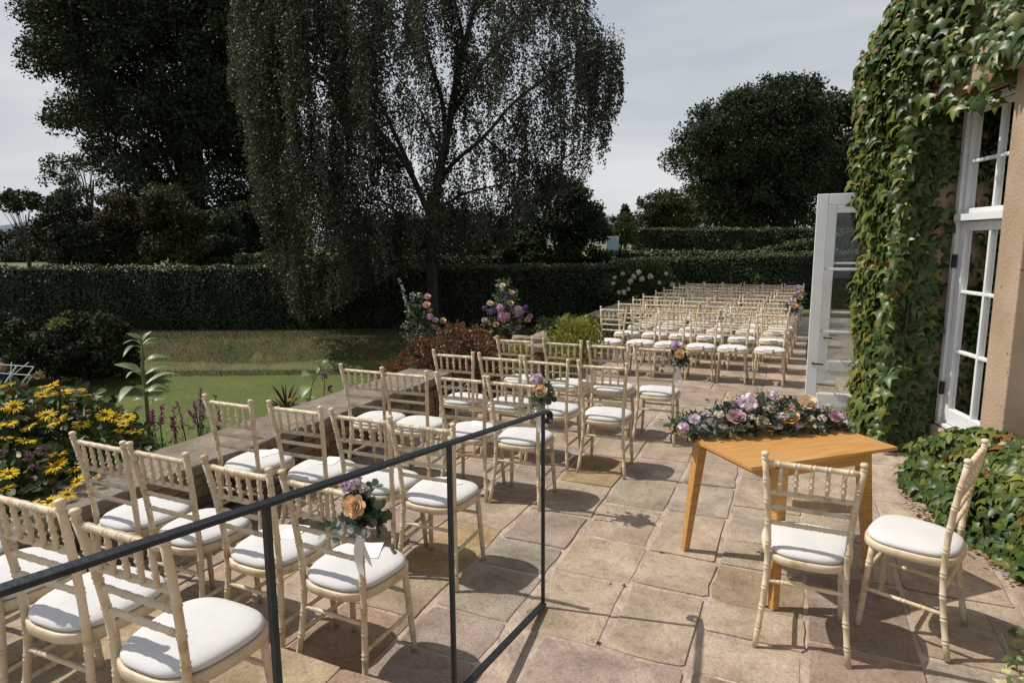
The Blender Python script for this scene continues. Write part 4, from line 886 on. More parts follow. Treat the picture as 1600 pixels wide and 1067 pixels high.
for (x, y) in ((125, 525), (200, 490), (375, 525), (460, 545), (270, 910), (45, 440), (128, 410)):
    px, py = x/3.333, 480+y/3.333; p = onx(px, py, -4.28+.62*min(1, max(0, (py-640)/150))); o = link('seed_head', disc, None, dz, p-db); up = unit(ARR([.3, -.3, .8])+.3*rdir(1)[0]); o.rotation_euler = Vector(up).to_track_quat('Z', 'Y').to_euler(); o.scale = (.075, .075, .11)
for k in range(16):
    x, y, r = Zd[k]; p = onx(x/3.333, 480+y/3.333, -4.42)-db; MB().tube([(p[0]*.35, p[1]*.35, 0), (p[0]*.8, p[1]*.8, p[2]*.6), p-ARR([0, 0, .02])], [.012, .009, .006], 6).build('stem', M_STEM, dz)
# oregano with dull lilac heads between the daisies
e = empty('oregano_plant', (-3.95, 2.15, .3), 0, 'dull lilac oregano flowers among the yellow daisies', 'plant'); eb = ARR(e.location)
for (x, y) in ((215, 740), (190, 765), (245, 735), (5, 775), (150, 790), (20, 760), (230, 770), (160, 770), (175, 840)):
    p = onx(x/3.333, 480+y/3.333, -3.92); cluster(e, 'flower_cluster', p-eb, .028, [(.22, .13, .16), (.34, .23, .26), (.13, .07, .08)], 26)
n = 14; sprigs(e, 'foliage', rng.normal(0, .12, (n, 3))*ARR([.4, 1, .6]), rdir(n)+[0, 0, .8], .25, 9, .03, DKG, T_OVAL)

# tall plant with broad pale leaves
UT = -4.65
Z8 = lambda x, y: onx(x/3.333, 480+y/3.333, UT)
root = Z8(765, 700); root[2] = LAWN_Z
tp = empty('tall_leafy_plant', root, 0, 'tall stem with broad pale green leaves rising behind the low wall', 'plant'); tb_ = ARR(tp.location)
st = [root, Z8(775, 640), Z8(762, 480), Z8(745, 350), Z8(742, 240), Z8(738, 190)]
MB().tube(ARR(st)-tb_, [.02, .017, .014, .012, .009, .006], 8).build('stem', M_STEM, tp, True)
def big_leaf(par, base, a, b, w, col, name='leaf', m=M_LEAFO, curl=.16):
    a, b = ARR(a)-base, ARR(b)-base; d = b-a; Ln = np.linalg.norm(d); d = d/Ln; side = unit(np.cross(d, ARR([.25, -.5, 1.])+.25*rdir(1)[0])); up = np.cross(side, d); k = 8; v = []
    for i in range(k):
        t = i/(k-1); ww = w*Ln*(max(.03, math.sin(math.pi*min(1, t*.92+.06))**.8))*(1 if t < .96 else .2); c = a+d*Ln*t+up*Ln*(curl*math.sin(t*math.pi)-curl*.9*t*t)
        v += [c-side*ww+up*ww*.35, c, c+side*ww+up*ww*.35]
    f = [(3*i+j, 3*i+j+1, 3*i+j+4, 3*i+j+3) for i in range(k-1) for j in (0, 1)]
    o = MB().add(v, f).build(name, m, par, True); o.color = (*col, 1); return o
PG = [(.20, .27, .13), (.25, .32, .18), (.15, .22, .09), (.29, .35, .23)]
for (a, b, w) in (((740, 200), (595, 178), .10), ((742, 195), (885, 145), .12), ((742, 205), (800, 250), .22), ((740, 215), (605, 230), .14), ((738, 190), (690, 140), .22), ((740, 190), (780, 118), .2), ((742, 190), (720, 125), .24), ((738, 200), (640, 150), .16), ((742, 200), (830, 175), .16),
                  ((744, 300), (790, 250), .25), ((745, 360), (603, 345), .12), ((745, 360), (880, 292), .15), ((744, 355), (672, 285), .22), ((748, 430), (593, 452), .24), ((760, 400), (912, 345), .13), ((755, 450), (830, 425), .38), ((758, 480), (668, 498), .22), ((768, 480), (842, 468), .2), ((756, 450), (700, 425), .3), ((770, 520), (790, 470), .2)):
    pa, pb = Z8(*a), Z8(*b); pb = pb + ARR([rng.uniform(-.1, .14), rng.uniform(-.1, .1), 0]); big_leaf(tp, tb_, pa, pb, w*.7, PG[rng.integers(4)])

# purple loosestrife spikes
PUR = [(.30, .04, .26), (.22, .025, .20), (.38, .07, .32)]
def spike(par, base, p_bot, p_top, n, r, pal, m=M_PETAL):
    t = rng.random(n); P_ = p_bot+(p_top-p_bot)*t[:, None]; d = rdir(n)*ARR([1, 1, .3]); P_ = P_+d*r*(1-.7*t)[:, None]*.5
    return link('flower_spike', leaves_mesh('flower_spike', T_OVAL, P_-base, d+ARR([0, 0, .5]), rdir(n), r*rng.uniform(.6, 1.1, n), colmix(n, pal)), m, par)
for gi, (grp, lab) in enumerate((([((845, 510), (835, 610)), ((790, 540), (800, 620))], 'two short purple flower spikes beside the tall leafy stem'), ([((905, 515), (910, 690)), ((925, 490), (965, 680)), ((890, 570), (915, 660))], 'dark purple drooping flower spikes over the wall coping'),
                                 ([((1045, 420), (1040, 570)), ((1010, 490), (1030, 600)), ((985, 540), (1030, 620)), ((1065, 500), (1050, 600))], 'brightest and tallest purple flower spike behind the low wall'), ([((1120, 455), (1125, 640)), ((1090, 540), (1130, 650)), ((1140, 520), (1140, 650))], 'dark faded purple spikes just behind the chair nearest the wall'))):
    base = Z8(*grp[0][1]); base[2] = LAWN_Z; e = empty('loosestrife_plant', base, 0, lab, 'plant')
    for (a, b) in grp:
        pt, pb = Z8(*a), Z8(*b); MB().tube([(rng.normal(0, .03), rng.normal(0, .03), 0), pb-base, pt-base], [.006, .005, .002], 5).build('stem', M_STEMD, e)
        spike(e, base, pb+(pt-pb)*(.0 if gi != 2 else .1), pt, 75, .021, PUR if gi != 3 else [(.12, .05, .06), (.2, .05, .14)])
    n = 10; sprigs(e, 'foliage', np.tile((Z8(*grp[0][1])-base)*ARR([1, 1, .9]), (n, 1))+rng.normal(0, .05, (n, 3)), rdir(n)+[0, 0, .6], .2, 7, .05, [(.05, .08, .02), (.08, .10, .03)], T_NARROW)
# dark spiky cordyline
pb = onx(449, 640, -4.5); base = pb.copy(); base[2] = LAWN_Z
e = empty('spiky_cordyline', base, 0, 'dark red sword-leaved spiky plant behind the low wall', 'plant'); 
for k in range(22):
    a = rng.uniform(-1.35, 1.35); ln = rng.uniform(.16, .30); d = RTH*math.sin(a) + ARR([0, 0, 1])*math.cos(a) + FWH*rng.normal(0, .3)
    big_leaf(e, base, pb, pb+unit(d)*ln*(1.1 if abs(a) > .6 else 1), .035, [(.07, .025, .02), (.12, .06, .035), (.045, .02, .02)][k % 3], 'leaf', M_LEAFO, .03)
MB().tube([(0, 0, 0), pb-base], [.03, .025], 8).build('stem', M_STEMD, e)
n = 22; sprigs(e, 'foliage', np.tile(pb-base+ARR([.05, -.05, -.02]), (n, 1))+rng.normal(0, .05, (n, 3)), rdir(n)+[0, 0, .2], .13, 6, .04, [(.08, .13, .03), (.13, .17, .05), (.05, .08, .02)], T_OVAL)
bloom(e, 'flower', onx(452, 625, -4.38)-base, .018, YEL, (.3, -.5, .8)); bloom(e, 'flower', onx(464, 621, -4.38)-base, .016, YEL, (.3, -.5, .8))
# slender plant with pale leaves and a purple bud
base = onx(482, 640, -4.35); pz = base.copy(); base[2] = LAWN_Z
e = empty('slender_plant', base, 0, 'slender stem with pale serrated leaves and purple buds beside the rust shrub', 'plant')
for (pts, rr_) in ((((480, 640), (488, 600), (503, 566)), .006), (((506, 620), (507, 600), (507, 585)), .005)):
    MB().tube([(0, 0, 0)]+[onx(x, y, -4.35)-base for x, y in pts], [rr_, rr_, rr_*.8, rr_*.5], 5).build('stem', M_STEMD, e)
for (a, b) in (((486, 605), (470, 618)), ((490, 595), (473, 583)), ((495, 585), (505, 572)), ((500, 572), (494, 562)), ((503, 568), (513, 562)), ((492, 592), (508, 596)), ((484, 625), (500, 620)), ((490, 625), (508, 628)), ((482, 628), (470, 622)), ((497, 580), (512, 585))):
    big_leaf(e, base, onx(*a, -4.35), onx(*b, -4.3), .28, (.22, .31, .15))
spike(e, base, onx(507, 592, -4.35), onx(507, 580, -4.35), 60, .03, [(.16, .04, .22), (.22, .07, .3)]); spike(e, base, onx(516, 614, -4.3), onx(516, 603, -4.3), 50, .025, [(.12, .04, .14)])

# rust coloured cotoneaster sprawling in the gap of the wall
poly = [(560, 650), (572, 605), (600, 572), (625, 548), (650, 528), (690, 508), (740, 503), (775, 515), (792, 540), (792, 610), (740, 650), (640, 660)]
q = sample_poly(poly, 620); d_ = rng.uniform(7.2, 8.3, 620); P_ = at_many(q[:, 0], q[:, 1], d_); cen = at(680, 640, 7.8)
e = empty('cotoneaster_bush', (cen[0], cen[1], -.35), 0, 'sprawling rust and dark green arching shrub between the two low walls', 'shrub'); base = ARR(e.location)
pos, tip = [], []
for k in range(620):
    o = unit((P_[k]-cen)*ARR([1, 1, .25])+.6*rdir(1)[0]); Ls = rng.uniform(.18, .42); m_ = 34
    t = rng.random(m_); s_ = P_[k]+o*Ls*(t-.5)[:, None]+ARR([0, 0, 1])*(.10*(t-.2)-.20*t*t)[:, None]; pos.append(s_+rng.normal(0, .014, (m_, 3))); tip.append(np.tile(o, (m_, 1))+.8*rdir(m_))
pos, tip = np.vstack(pos), np.vstack(tip); n = len(pos); col = colmix(n, [(.085, .08, .03), (.055, .06, .024), (.22, .085, .04), (.16, .08, .034)]); rd = rng.random(n) < .16; col[rd] = colmix(rd.sum(), [(.30, .06, .025), (.22, .07, .03)])
tag(link('foliage', leaves_mesh('foliage', T_OVAL, pos-base, tip, rdir(n)+ARR([0, 0, .6]), rng.uniform(.022, .042, n), col), M_LEAF, e), kind='stuff')
for k in range(60):
    p = P_[k]-base; MB().tube([rng.normal(0, .08, 3)*ARR([1, 1, 0]), p*ARR([.5, .5, .9]), p], [.012, .008, .003], 5).build('branch', M_STEMD, e)
# golden variegated euonymus bushes
def ball_bush(name, label, px, py, d, rx, rz, zb, n, size, pal, cat='shrub', m=M_LEAF, lob=.12):
    c = at(px, py, d); e = empty(name, (c[0], c[1], zb), 0, label, cat); dd = rdir(n); dd[:, 2] = np.where(dd[:, 2] < -.5, -dd[:, 2], dd[:, 2]); f = 1+lob*np.sin(dd[:, 0]*7+dd[:, 2]*5)+lob*np.sin(dd[:, 1]*9+dd[:, 2]*6)
    r = (1-.35*rng.random(n)**2)*f; P_ = dd*r[:, None]*ARR([rx, rx, rz]) + ARR([0, 0, c[2]-zb])
    k = P_[:, 2] > .02; P_, dd = P_[k], dd[k]; nn = len(P_)
    link('foliage', leaves_mesh('foliage', T_OVAL, P_, dd+.7*rdir(nn)+[0, 0, .4], dd+.5*rdir(nn), rng.uniform(.7, 1.3, nn)*size, colmix(nn, pal)), m, e)
    for k in range(5):
        a = rng.uniform(0, 6.28); MB().tube([(.03*math.cos(a), .03*math.sin(a), 0), (rx*.4*math.cos(a), rx*.4*math.sin(a), c[2]-zb)], [.012, .006], 5).build('stem', M_STEMD, e)
    return e
GOLD = [(.36, .34, .07), (.45, .40, .10), (.25, .28, .05), (.10, .14, .03)]
ball_bush('golden_euonymus', 'rounded golden variegated bush against the wall end, larger of two', 897, 550, 8.0, .33, .42, -.0, 2600, .045, GOLD)
ball_bush('golden_euonymus', 'small golden variegated bush beside the rust shrub', 806, 580, 7.45, .22, .30, -.0, 1300, .04, GOLD)
# green ground cover on the wall behind the arrangement
e = ball_bush('wall_plant', 'spreading green leaves on the wall behind the flower cone', 905, 512, 11.2, .5, .16, .3, 1400, .06, [(.05, .08, .025), (.09, .13, .04), (.035, .06, .02)], 'plant')
# white rose bush by the far wall
e = ball_bush('white_rose_bush', 'dark leafy bush with creamy white blooms beside the hedge block', 1000, 452, 15.4, .72, .60, -.5, 6500, .07, [(.06, .09, .03), (.09, .13, .045), (.04, .065, .02)], 'shrub', M_LEAF, .16); base = ARR(e.location)
for (x, y) in ((960, 434), (973, 428), (985, 440), (990, 433), (1041, 428), (967, 457), (975, 457), (958, 443), (1003, 436), (1016, 432), (1051, 445), (1030, 442), (998, 425), (982, 452)):
    p = at(x, y, 14.62)-base; bloom(e, 'bloom', p, rng.uniform(.045, .07), [(.66, .64, .5), (.72, .7, .6)], unit(EYE-at(x, y, 15.2))*.7+ARR([0, 0, .6]), True)
# purple spire behind the last row
base = at(1143, 470, 17.0); base[2] = -.05; e = empty('purple_spire', base, 0, 'single purple flower spire in front of the clipped hedge', 'plant')
pt, pb = at(1141, 425, 17.0), at(1142, 441, 17.0); MB().tube([(0, 0, 0), pb-base, pt-base], [.01, .008, .003], 5).build('stem', M_STEM, e); spike(e, base, pb, pt, 120, .04, [(.12, .03, .12), (.2, .06, .2)])
n = 12; sprigs(e, 'foliage', np.tile([0, 0, .3], (n, 1)), rdir(n)+[0, 0, .8], .5, 8, .08, [(.06, .09, .03)], T_NARROW)
base = at(1180, 470, 17.1); base[2] = -.05; e = empty('thin_stalk', base, 0, 'thin pale forked stalk in front of the clipped hedge', 'plant')
for (x, y) in ((1183, 424), (1175, 440), (1190, 432)): MB().tube([(0, 0, 0), at(1178, 446, 17.1)-base, at(x, y, 17.1)-base], [.009, .007, .004], 5).build('stem', M_STEM, e)
n = 8; sprigs(e, 'foliage', np.tile(at(1178, 440, 17.1)-base, (n, 1)), rdir(n)+[0, 0, .6], .3, 5, .05, [(.2, .22, .08)], T_OVAL)
# variegated ivy at the near right corner
base = onz(1604, 1060, 0); e = empty('variegated_ivy', base, 0, 'cream-edged variegated ivy sprigs growing up from the paving joint', 'ivy')
for k in range(26):
    px, py = rng.uniform(1555, 1625), rng.uniform(985, 1085); hgt = .03+.25*max(0, (1060-py)/80)*rng.random(); p = onz(px, py, 0)+ARR([0, 0, .02]); rr_ = ray(px, py); p = EYE+(p-EYE)*(1-.08*rng.random())
    p[2] = max(p[2], .02); s = rng.uniform(.035, .06)
    o = link('leaf', ivy_meshes[k % 6], None, e, p-base); tipd = rdir(1)[0]*ARR([1, 1, .4]); o.rotation_euler = rot_from(tipd, ARR([-.3, -.4, 1.])+.4*rdir(1)[0]).to_euler(); o.scale = (s, s, s); o.color = (*[(.09, .14, .04), (.40, .40, .14), (.55, .53, .28), (.14, .18, .06)][k % 4], 1)
for k in range(6):
    a = rng.normal(0, .09, 3)*ARR([1, 1, 0]); MB().tube([a, a*1.5+ARR([-.03, .02, .08]), a*2+ARR([-.05, .05, .15])], [.003, .0025, .002], 5).build('stem', M_STEM, e)

# ------------------------------------------------------------------ small things
p = onz(507, 716, .0); bg_ = empty('navy_bag', (p[0]-.05, p[1]+.05, .002), .4, 'navy fabric bag lying by the low wall under the chairs', 'bag')
b = MB(); o2 = []
for z, s in ((0, .9), (.03, 1.0), (.10, 1.02), (.16, .9), (.19, .6)):
    o2.append(([(.20*s*math.copysign(abs(math.cos(a))**.6, math.cos(a)), .13*s*math.copysign(abs(math.sin(a))**.6, math.sin(a))) for a in np.linspace(0, 6.2832, 25)[:-1]], z))
slab_of(o2).build('body', M_NAVY, bg_, True); MB().tube([(-.08, 0, .185), (-.06, 0, .25), (.06, 0, .25), (.08, 0, .185)], .008, 6).build('handle', M_NAVY, bg_)
# folding music stand and seated player at the lawn's edge
DS = 8.9; base = at(24, 620, DS); base[2] = LAWN_Z+.03
ms = empty('music_stand', base, 0, 'silver folding music stand above the yellow daisies', 'music stand')
def stick(name, a, b, r=.007, d=DS, m=M_SILVER): return MB().tube([at(*a, d)-base, at(*b, d-.03)-base], r, 6).build(name, m, ms)
stick('desk_bar', (-18, 568), (53, 573)); stick('desk_bar', (-18, 582), (48, 586)); stick('desk_arm', (53, 573), (33, 600), .008); stick('desk_arm', (26, 572), (8, 598), .011, DS-.02); stick('desk_arm', (45, 566), (15, 590), .007, DS+.02); stick('desk_arm', (18, 566), (16, 592), .008, DS+.03); stick('desk_arm', (50, 588), (38, 604), .006); stick('desk_arm', (-18, 568), (-5, 598), .008)
sp_ = at(16, 590, DS)-base; MB().tube([(sp_[0], sp_[1], sp_[2]+.02), (sp_[0], sp_[1], .25)], .010, 8).build('mast', M_SILVER, ms)
for k in range(3):
    a = k*2.094+.4; MB().tube([(sp_[0], sp_[1], .30), (sp_[0]+.32*math.cos(a), sp_[1]+.32*math.sin(a), -.02)], .007, 6).build('leg', M_SILVER, ms)
cx_ = at(58, 587, DS)-base; rg = [cx_+RTH*.05*math.cos(a)+ARR([0, 0, .045*math.sin(a)]) for a in np.linspace(0, 6.283, 17)]; MB().tube(rg, .006, 6, False).build('clip_ring', M_OAK, ms)
# player: one skinned body, face turned to the terrace
hd = at(1, 574, 9.5); fz = hd[2]-LAWN_Z; px0 = hd*ARR([1, 1, 0]); face = unit((EYE-hd)*ARR([1, 1, 0])); sidev = ARR([-face[1], face[0], 0])
per = empty('person', (px0[0], px0[1], LAWN_Z), 0, 'seated player in dark clothes behind the silver music stand', 'person')
def bp(f_, s_, z): return tuple(face*f_ + sidev*s_ + ARR([0, 0, z]))
J = {'pel': (bp(-.10, 0, fz-.62), .13), 'waist': (bp(-.08, 0, fz-.48), .115), 'chest': (bp(-.06, 0, fz-.32), .135), 'neck': (bp(-.04, 0, fz-.14), .055), 'head0': (bp(-.02, 0, fz-.05), .075)}
for sg, k in ((-1, 'l'), (1, 'r')):
    J['sh'+k] = (bp(-.06, sg*.17, fz-.24), .06); J['el'+k] = (bp(.06, sg*.24, fz-.46), .043); J['wr'+k] = (bp(.26, sg*.12, fz-.40), .03)
    J['hip'+k] = (bp(-.08, sg*.10, fz-.63), .085); J['kn'+k] = (bp(.34, sg*.14, fz-.60), .06); J['an'+k] = (bp(.36, sg*.14, .08), .04); J['toe'+k] = (bp(.52, sg*.15, .035), .035)
nm = list(J); Ed = [('pel', 'waist'), ('waist', 'chest'), ('chest', 'neck'), ('neck', 'head0')]
for k in 'lr': Ed += [('chest', 'sh'+k), ('sh'+k, 'el'+k), ('el'+k, 'wr'+k), ('pel', 'hip'+k), ('hip'+k, 'kn'+k), ('kn'+k, 'an'+k), ('an'+k, 'toe'+k)]
me = bpy.data.meshes.new('body'); me.from_pydata([J[q_][0] for q_ in nm], [(nm.index(a), nm.index(b)) for a, b in Ed], []); bo = link('body', me, M_NAVY, per)
bo.modifiers.new('skin', 'SKIN')
sv = me.skin_vertices[0].data if me.skin_vertices else None
if sv:
    for i, q_ in enumerate(nm): sv[i].radius = (J[q_][1], J[q_][1])
    sv[0].use_root = True
bo.modifiers.new('sub', 'SUBSURF').levels = 2; bo.modifiers['sub'].render_levels = 2
def ell(c, r, n=14, m_=10, fn=None):
    v = []; 
    for i in range(m_+1):
        ph = math.pi*i/m_
        for j in range(n):
            a = 2*math.pi*j/n; l = ARR([math.sin(ph)*math.cos(a), math.sin(ph)*math.sin(a), math.cos(ph)]); s_ = 1+(fn(l) if fn else 0); v.append(ARR(c)+face*l[0]*r[0]*s_+sidev*l[1]*r[1]*s_+ARR([0, 0, l[2]*r[2]*s_]))
    f = [(i*n+j, i*n+(j+1) % n, (i+1)*n+(j+1) % n, (i+1)*n+j) for i in range(m_) for j in range(n)]; return v, f
hc = ARR(bp(0, 0, fz+.01)); h = MB().add(*ell(hc, (.095, .075, .115), 16, 12, lambda l: -.10*max(0, -l[2]-.3)+.0)); h.add(*ell(hc+face*.098+ARR([0, 0, -.01]), (.02, .014, .024), 8, 6))
for sg in (-1, 1): h.add(*ell(hc+sidev*sg*.076, (.022, .01, .032), 8, 6))
h.build('head', M_SKIN, per, True)
MB().add(*ell(hc-face*.018+ARR([0, 0, .022]), (.097, .086, .112), 16, 10)).build('hair', M_HAIR, per, True)
for sg in (-1, 1): MB().add(*ell(hc+face*.082+sidev*sg*.03+ARR([0, 0, .012]), (.012, .014, .009), 8, 6)).build('eye', M_HAIR, per, True)
MB().add(*ell(hc+face*.084+ARR([0, 0, -.055]), (.012, .026, .007), 8, 6)).build('mouth', mat('lips', (.30, .09, .08), .5), per, True)
for k, sg in (('l', -1), ('r', 1)):
    w_ = ARR(J['wr'+k][0]); hb = MB().add(*ell(w_+face*.05, (.05, .022, .035), 10, 8))
    for q_ in range(4): hb.tube([w_+face*.085+ARR([0, 0, .024-.016*q_]), w_+face*(.115+.008*(q_ in (1, 2)))+ARR([0, 0, .022-.016*q_]), w_+face*.125-sidev*sg*.025+ARR([0, 0, .018-.016*q_])], [.0085, .008, .006], 6)
    hb.tube([w_+face*.03+ARR([0, 0, .03]), w_+face*.06+ARR([0, 0, .05]), w_+face*.085-sidev*sg*.01+ARR([0, 0, .048])], [.010, .009, .007], 6); hb.build('hand', M_SKIN, per, True)
sc0 = ARR([px0[0], px0[1], LAWN_Z])-face*.09; stl = empty('stool', sc0, math.atan2(face[1], face[0]), 'plain dark stool under the seated player', 'stool')
bevel(MB().box((0, 0, fz-.74), (.18, .18, .02)).build('seat', M_POT, stl), .01)
for sx_ in (-1, 1):
    for sy in (-1, 1): MB().tube([(sx_*.15, sy*.15, fz-.76), (sx_*.18, sy*.18, 0)], .014, 6).build('leg', M_POT, stl)
bp_ = at(957, 382, 24.5); o = bevel(MB().box((0, 0, .32), (.24, .03, .30), YAW).build('pale_panel', M_PALEBLUE, None, loc=(bp_[0], bp_[1], bp_[2]-.32)), .01)
MB().box((0, 0, -.55), (.02, .02, .58)).build('post', M_HINGE, o); tag(o, 'small pale blue board glimpsed in the gap between clipped hedges', 'board')

# ------------------------------------------------------------------ hedges
def hedge(name, label, a, b, thick, z0, za, zb, dens, size, pal, wob=.05):
    """front face from a to b in view coordinates (right, forward); za/zb tops at each end"""
    a, b = ARR(a, float), ARR(b, float); Ln = np.linalg.norm(b-a); d = (b-a)/Ln; nr = ARR([d[1], -d[0]])
    mid = (a+b)/2; e0 = cw(mid[0], mid[1], z0); e = empty(name, e0, 0, label, 'hedge')
    def W(s, o, z): q_ = a[None]+d[None]*s[:, None]-nr[None]*o[:, None]; P = RTH[None]*q_[:, :1]+FWH[None]*q_[:, 1:]; P[:, 2] = z; return P-e0
    H = (za+zb)/2-z0; n1 = int(Ln*H*dens); n2 = int(Ln*thick*dens*.8); n3 = int(thick*H*dens)
    s1 = rng.random(n1)*Ln; t1 = rng.random(n1); z1_ = z0+t1*(za+(zb-za)*s1/Ln-z0); s2 = rng.random(n2)*Ln; o2_ = rng.random(n2)*thick
    wv = lambda s_, z_: wob*(np.sin(s_*2.1+z_*3)+np.sin(s_*5.3+1.7*z_+2)+.7*np.sin(z_*7+s_*1.3))
    P1 = W(s1, wv(s1, z1_)+.10*rng.random(n1)**2+.05*t1**6, z1_); P2 = W(s2, o2_, za+(zb-za)*s2/Ln+.6*wv(s2, o2_*2)+rng.normal(0, .018, n2))
    nf = ARR([*(RTH*nr[0]+FWH*nr[1])]); N1 = np.tile(nf, (n1, 1))+ARR([0, 0, .45])+.75*rdir(n1); N2 = ARR([[0, 0, 1.]])+.7*rdir(n2)
    t3 = rng.random(n3); P3 = W(np.where(rng.random(n3) < .5, 0., Ln)+rng.normal(0, .04, n3), rng.random(n3)*thick, z0+t3*H); N3 = rdir(n3)
    P = np.vstack([P1, P2, P3]); N = np.vstack([N1, N2, N3]); n = len(P); tip = rdir(n)+ARR([0, 0, -.3])
    link('foliage', leaves_mesh('foliage', T_RHOMB, P, tip, N, rng.uniform(.7, 1.3, n)*size, np.vstack([colmix(n1, pal), colmix(n2, pal)*ARR([1.9, 1.75, 1.3]), colmix(n3, pal)])), M_HEDGE, e)  # top leaves tinted lighter: new shoots, plus sunlight put into the colour
    k = 24; v = []
    for i in range(k+1):
        s_ = ARR([Ln*i/k]); zt = za+(zb-za)*i/k-.05
        for (o_, z_) in ((.12, z0-.05), (thick, z0-.05), (thick, zt), (.13, zt)): v.append(W(s_, ARR([o_])+.5*wv(s_, ARR([z_]))*(o_ < .5), ARR([z_]))[0])
    f = [(4*i+j, 4*i+(j+1) % 4, 4*i+4+(j+1) % 4, 4*i+4+j) for i in range(k) for j in range(4)]+[(0, 1, 2, 3), (4*k+3, 4*k+2, 4*k+1, 4*k)]
    MB().add(v, f).build('core', M_CORE, e); return e
HG = [(.026, .042, .014), (.038, .056, .018), (.018, .030, .010), (.05, .07, .024)]
HY = [(.035, .055, .014), (.055, .08, .02), (.022, .038, .011)]
ztop = lambda px, py, d: float(at(px, py, d)[2]); cxx = lambda px, d: (px-800)/F_PX*d*1.0
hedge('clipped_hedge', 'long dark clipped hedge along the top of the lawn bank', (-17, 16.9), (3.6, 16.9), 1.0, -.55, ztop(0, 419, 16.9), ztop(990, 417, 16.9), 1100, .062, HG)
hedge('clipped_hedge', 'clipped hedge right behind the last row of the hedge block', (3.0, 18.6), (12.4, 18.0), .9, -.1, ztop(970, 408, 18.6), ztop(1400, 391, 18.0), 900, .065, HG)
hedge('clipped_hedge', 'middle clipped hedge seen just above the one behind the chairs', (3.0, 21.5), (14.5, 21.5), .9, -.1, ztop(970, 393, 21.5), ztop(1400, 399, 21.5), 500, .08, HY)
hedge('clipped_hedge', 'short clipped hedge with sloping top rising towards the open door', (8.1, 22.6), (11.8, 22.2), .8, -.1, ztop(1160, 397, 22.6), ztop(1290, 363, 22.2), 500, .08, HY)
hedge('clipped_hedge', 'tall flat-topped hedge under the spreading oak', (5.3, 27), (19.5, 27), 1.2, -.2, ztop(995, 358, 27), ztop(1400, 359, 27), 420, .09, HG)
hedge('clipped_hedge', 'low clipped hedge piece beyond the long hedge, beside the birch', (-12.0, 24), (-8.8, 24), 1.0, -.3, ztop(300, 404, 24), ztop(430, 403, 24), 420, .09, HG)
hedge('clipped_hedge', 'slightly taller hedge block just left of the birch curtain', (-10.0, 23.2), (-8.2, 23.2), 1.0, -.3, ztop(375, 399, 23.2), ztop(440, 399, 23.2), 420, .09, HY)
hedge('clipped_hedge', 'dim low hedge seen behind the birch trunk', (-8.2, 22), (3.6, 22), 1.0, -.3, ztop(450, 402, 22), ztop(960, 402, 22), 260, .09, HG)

# ------------------------------------------------------------------ trees and shrubs
def poly_tree(name, label, poly, d, thick, ncl, rpx, nleaf, size, pal, cat='tree', trunk=None, tr=.3, m=M_DULL, shell=.5, zb=None, droop=0., group=None, flat=.75, tpl=T_RHOMB):
    q_ = ARR(poly, float); cen = q_.mean(0); c = sample_poly(poly, ncl*4); r = rng.uniform(rpx[0], rpx[1], len(c))
    ok = np.ones(len(c), bool)
    for dx, dy in ((.75, 0), (-.75, 0), (0, .75), (0, -.75)): ok &= in_poly(c+r[:, None]*ARR([dx, dy]), poly)
    c, r = c[ok][:ncl], r[ok][:ncl]; ncl = len(c)
    w_ = (q_[:, 0].max()-q_[:, 0].min())/2; e_ = np.sqrt(np.clip(1-((c[:, 0]-cen[0])/w_)**2*.8, .1, 1)); dep = d+rng.uniform(-1, 1, ncl)*thick*e_
    P0 = at_many(c[:, 0], c[:, 1], dep); R = r*dep/F_PX
    tx, ty = trunk if trunk else (cen[0], q_[:, 1].max()); base = at(tx, ty, d); base[2] = zb if zb is not None else float(ground_h(ARR([float(base @ RTH)]), ARR([float(base @ FWH)]))[0])-.03
    e = empty(name, base, 0, label, cat, group)
    k = rng.choice(ncl, nleaf, p=R**2/(R**2).sum()); dd = rdir(nleaf); dd[:, 2] *= flat; rr_ = rng.random(nleaf)**shell
    P = P0[k]+dd*(R[k]*rr_)[:, None]; P[:, 2] -= droop*R[k]*rng.random(nleaf)
    N = dd+ARR([0, 0, .5])+.8*rdir(nleaf); tip = dd*.4+rdir(nleaf)+ARR([0, 0, -.35])
    cc = colmix(nleaf, pal)*(.8+.4*rng.random(ncl))[k][:, None]
    link('crown', leaves_mesh('crown', tpl, P-base, tip, N, rng.uniform(.65, 1.35, nleaf)*size, cc), m, e)
    top = P0[np.argmin(c[:, 1]+.3*np.abs(c[:, 0]-tx))]-base; H = max(top[2]*.8, .5); b = MB()
    b.tube([(0, 0, -.1), (.02*H, 0, H*.3), top*ARR([.4, .4, 0])+ARR([0, 0, H*.65]), top*ARR([.8, .8, 0])+ARR([0, 0, H])], [tr*1.25, tr, tr*.6, tr*.2], 9)
    for i in rng.choice(ncl, min(ncl, 16), replace=False):
        t = P0[i]-base; h0 = max(.2*H, min(.8*H, t[2]*rng.uniform(.4, .75))); f_ = h0/H; s_ = top*ARR([1, 1, 0])*(.8*max(0, f_-.3)/.7)+ARR([0, 0, h0])
        b.tube([s_, s_*.5+t*.5+ARR([0, 0, .08*H]), t], [tr*.42*(1.1-f_), tr*.25*(1.1-f_), tr*.06], 6)
    b.build('trunk', M_BARK, e, True); return e
DK = [(.022, .032, .014), (.03, .045, .018), (.015, .022, .010), (.04, .055, .02)]
MID = [(.03, .045, .018), (.045, .06, .022), (.022, .034, .014)]
BRN = [(.045, .042, .018), (.06, .05, .022), (.03, .034, .014), (.075, .06, .028)]
OLI = [(.06, .065, .018), (.04, .05, .016), (.085, .08, .022)]
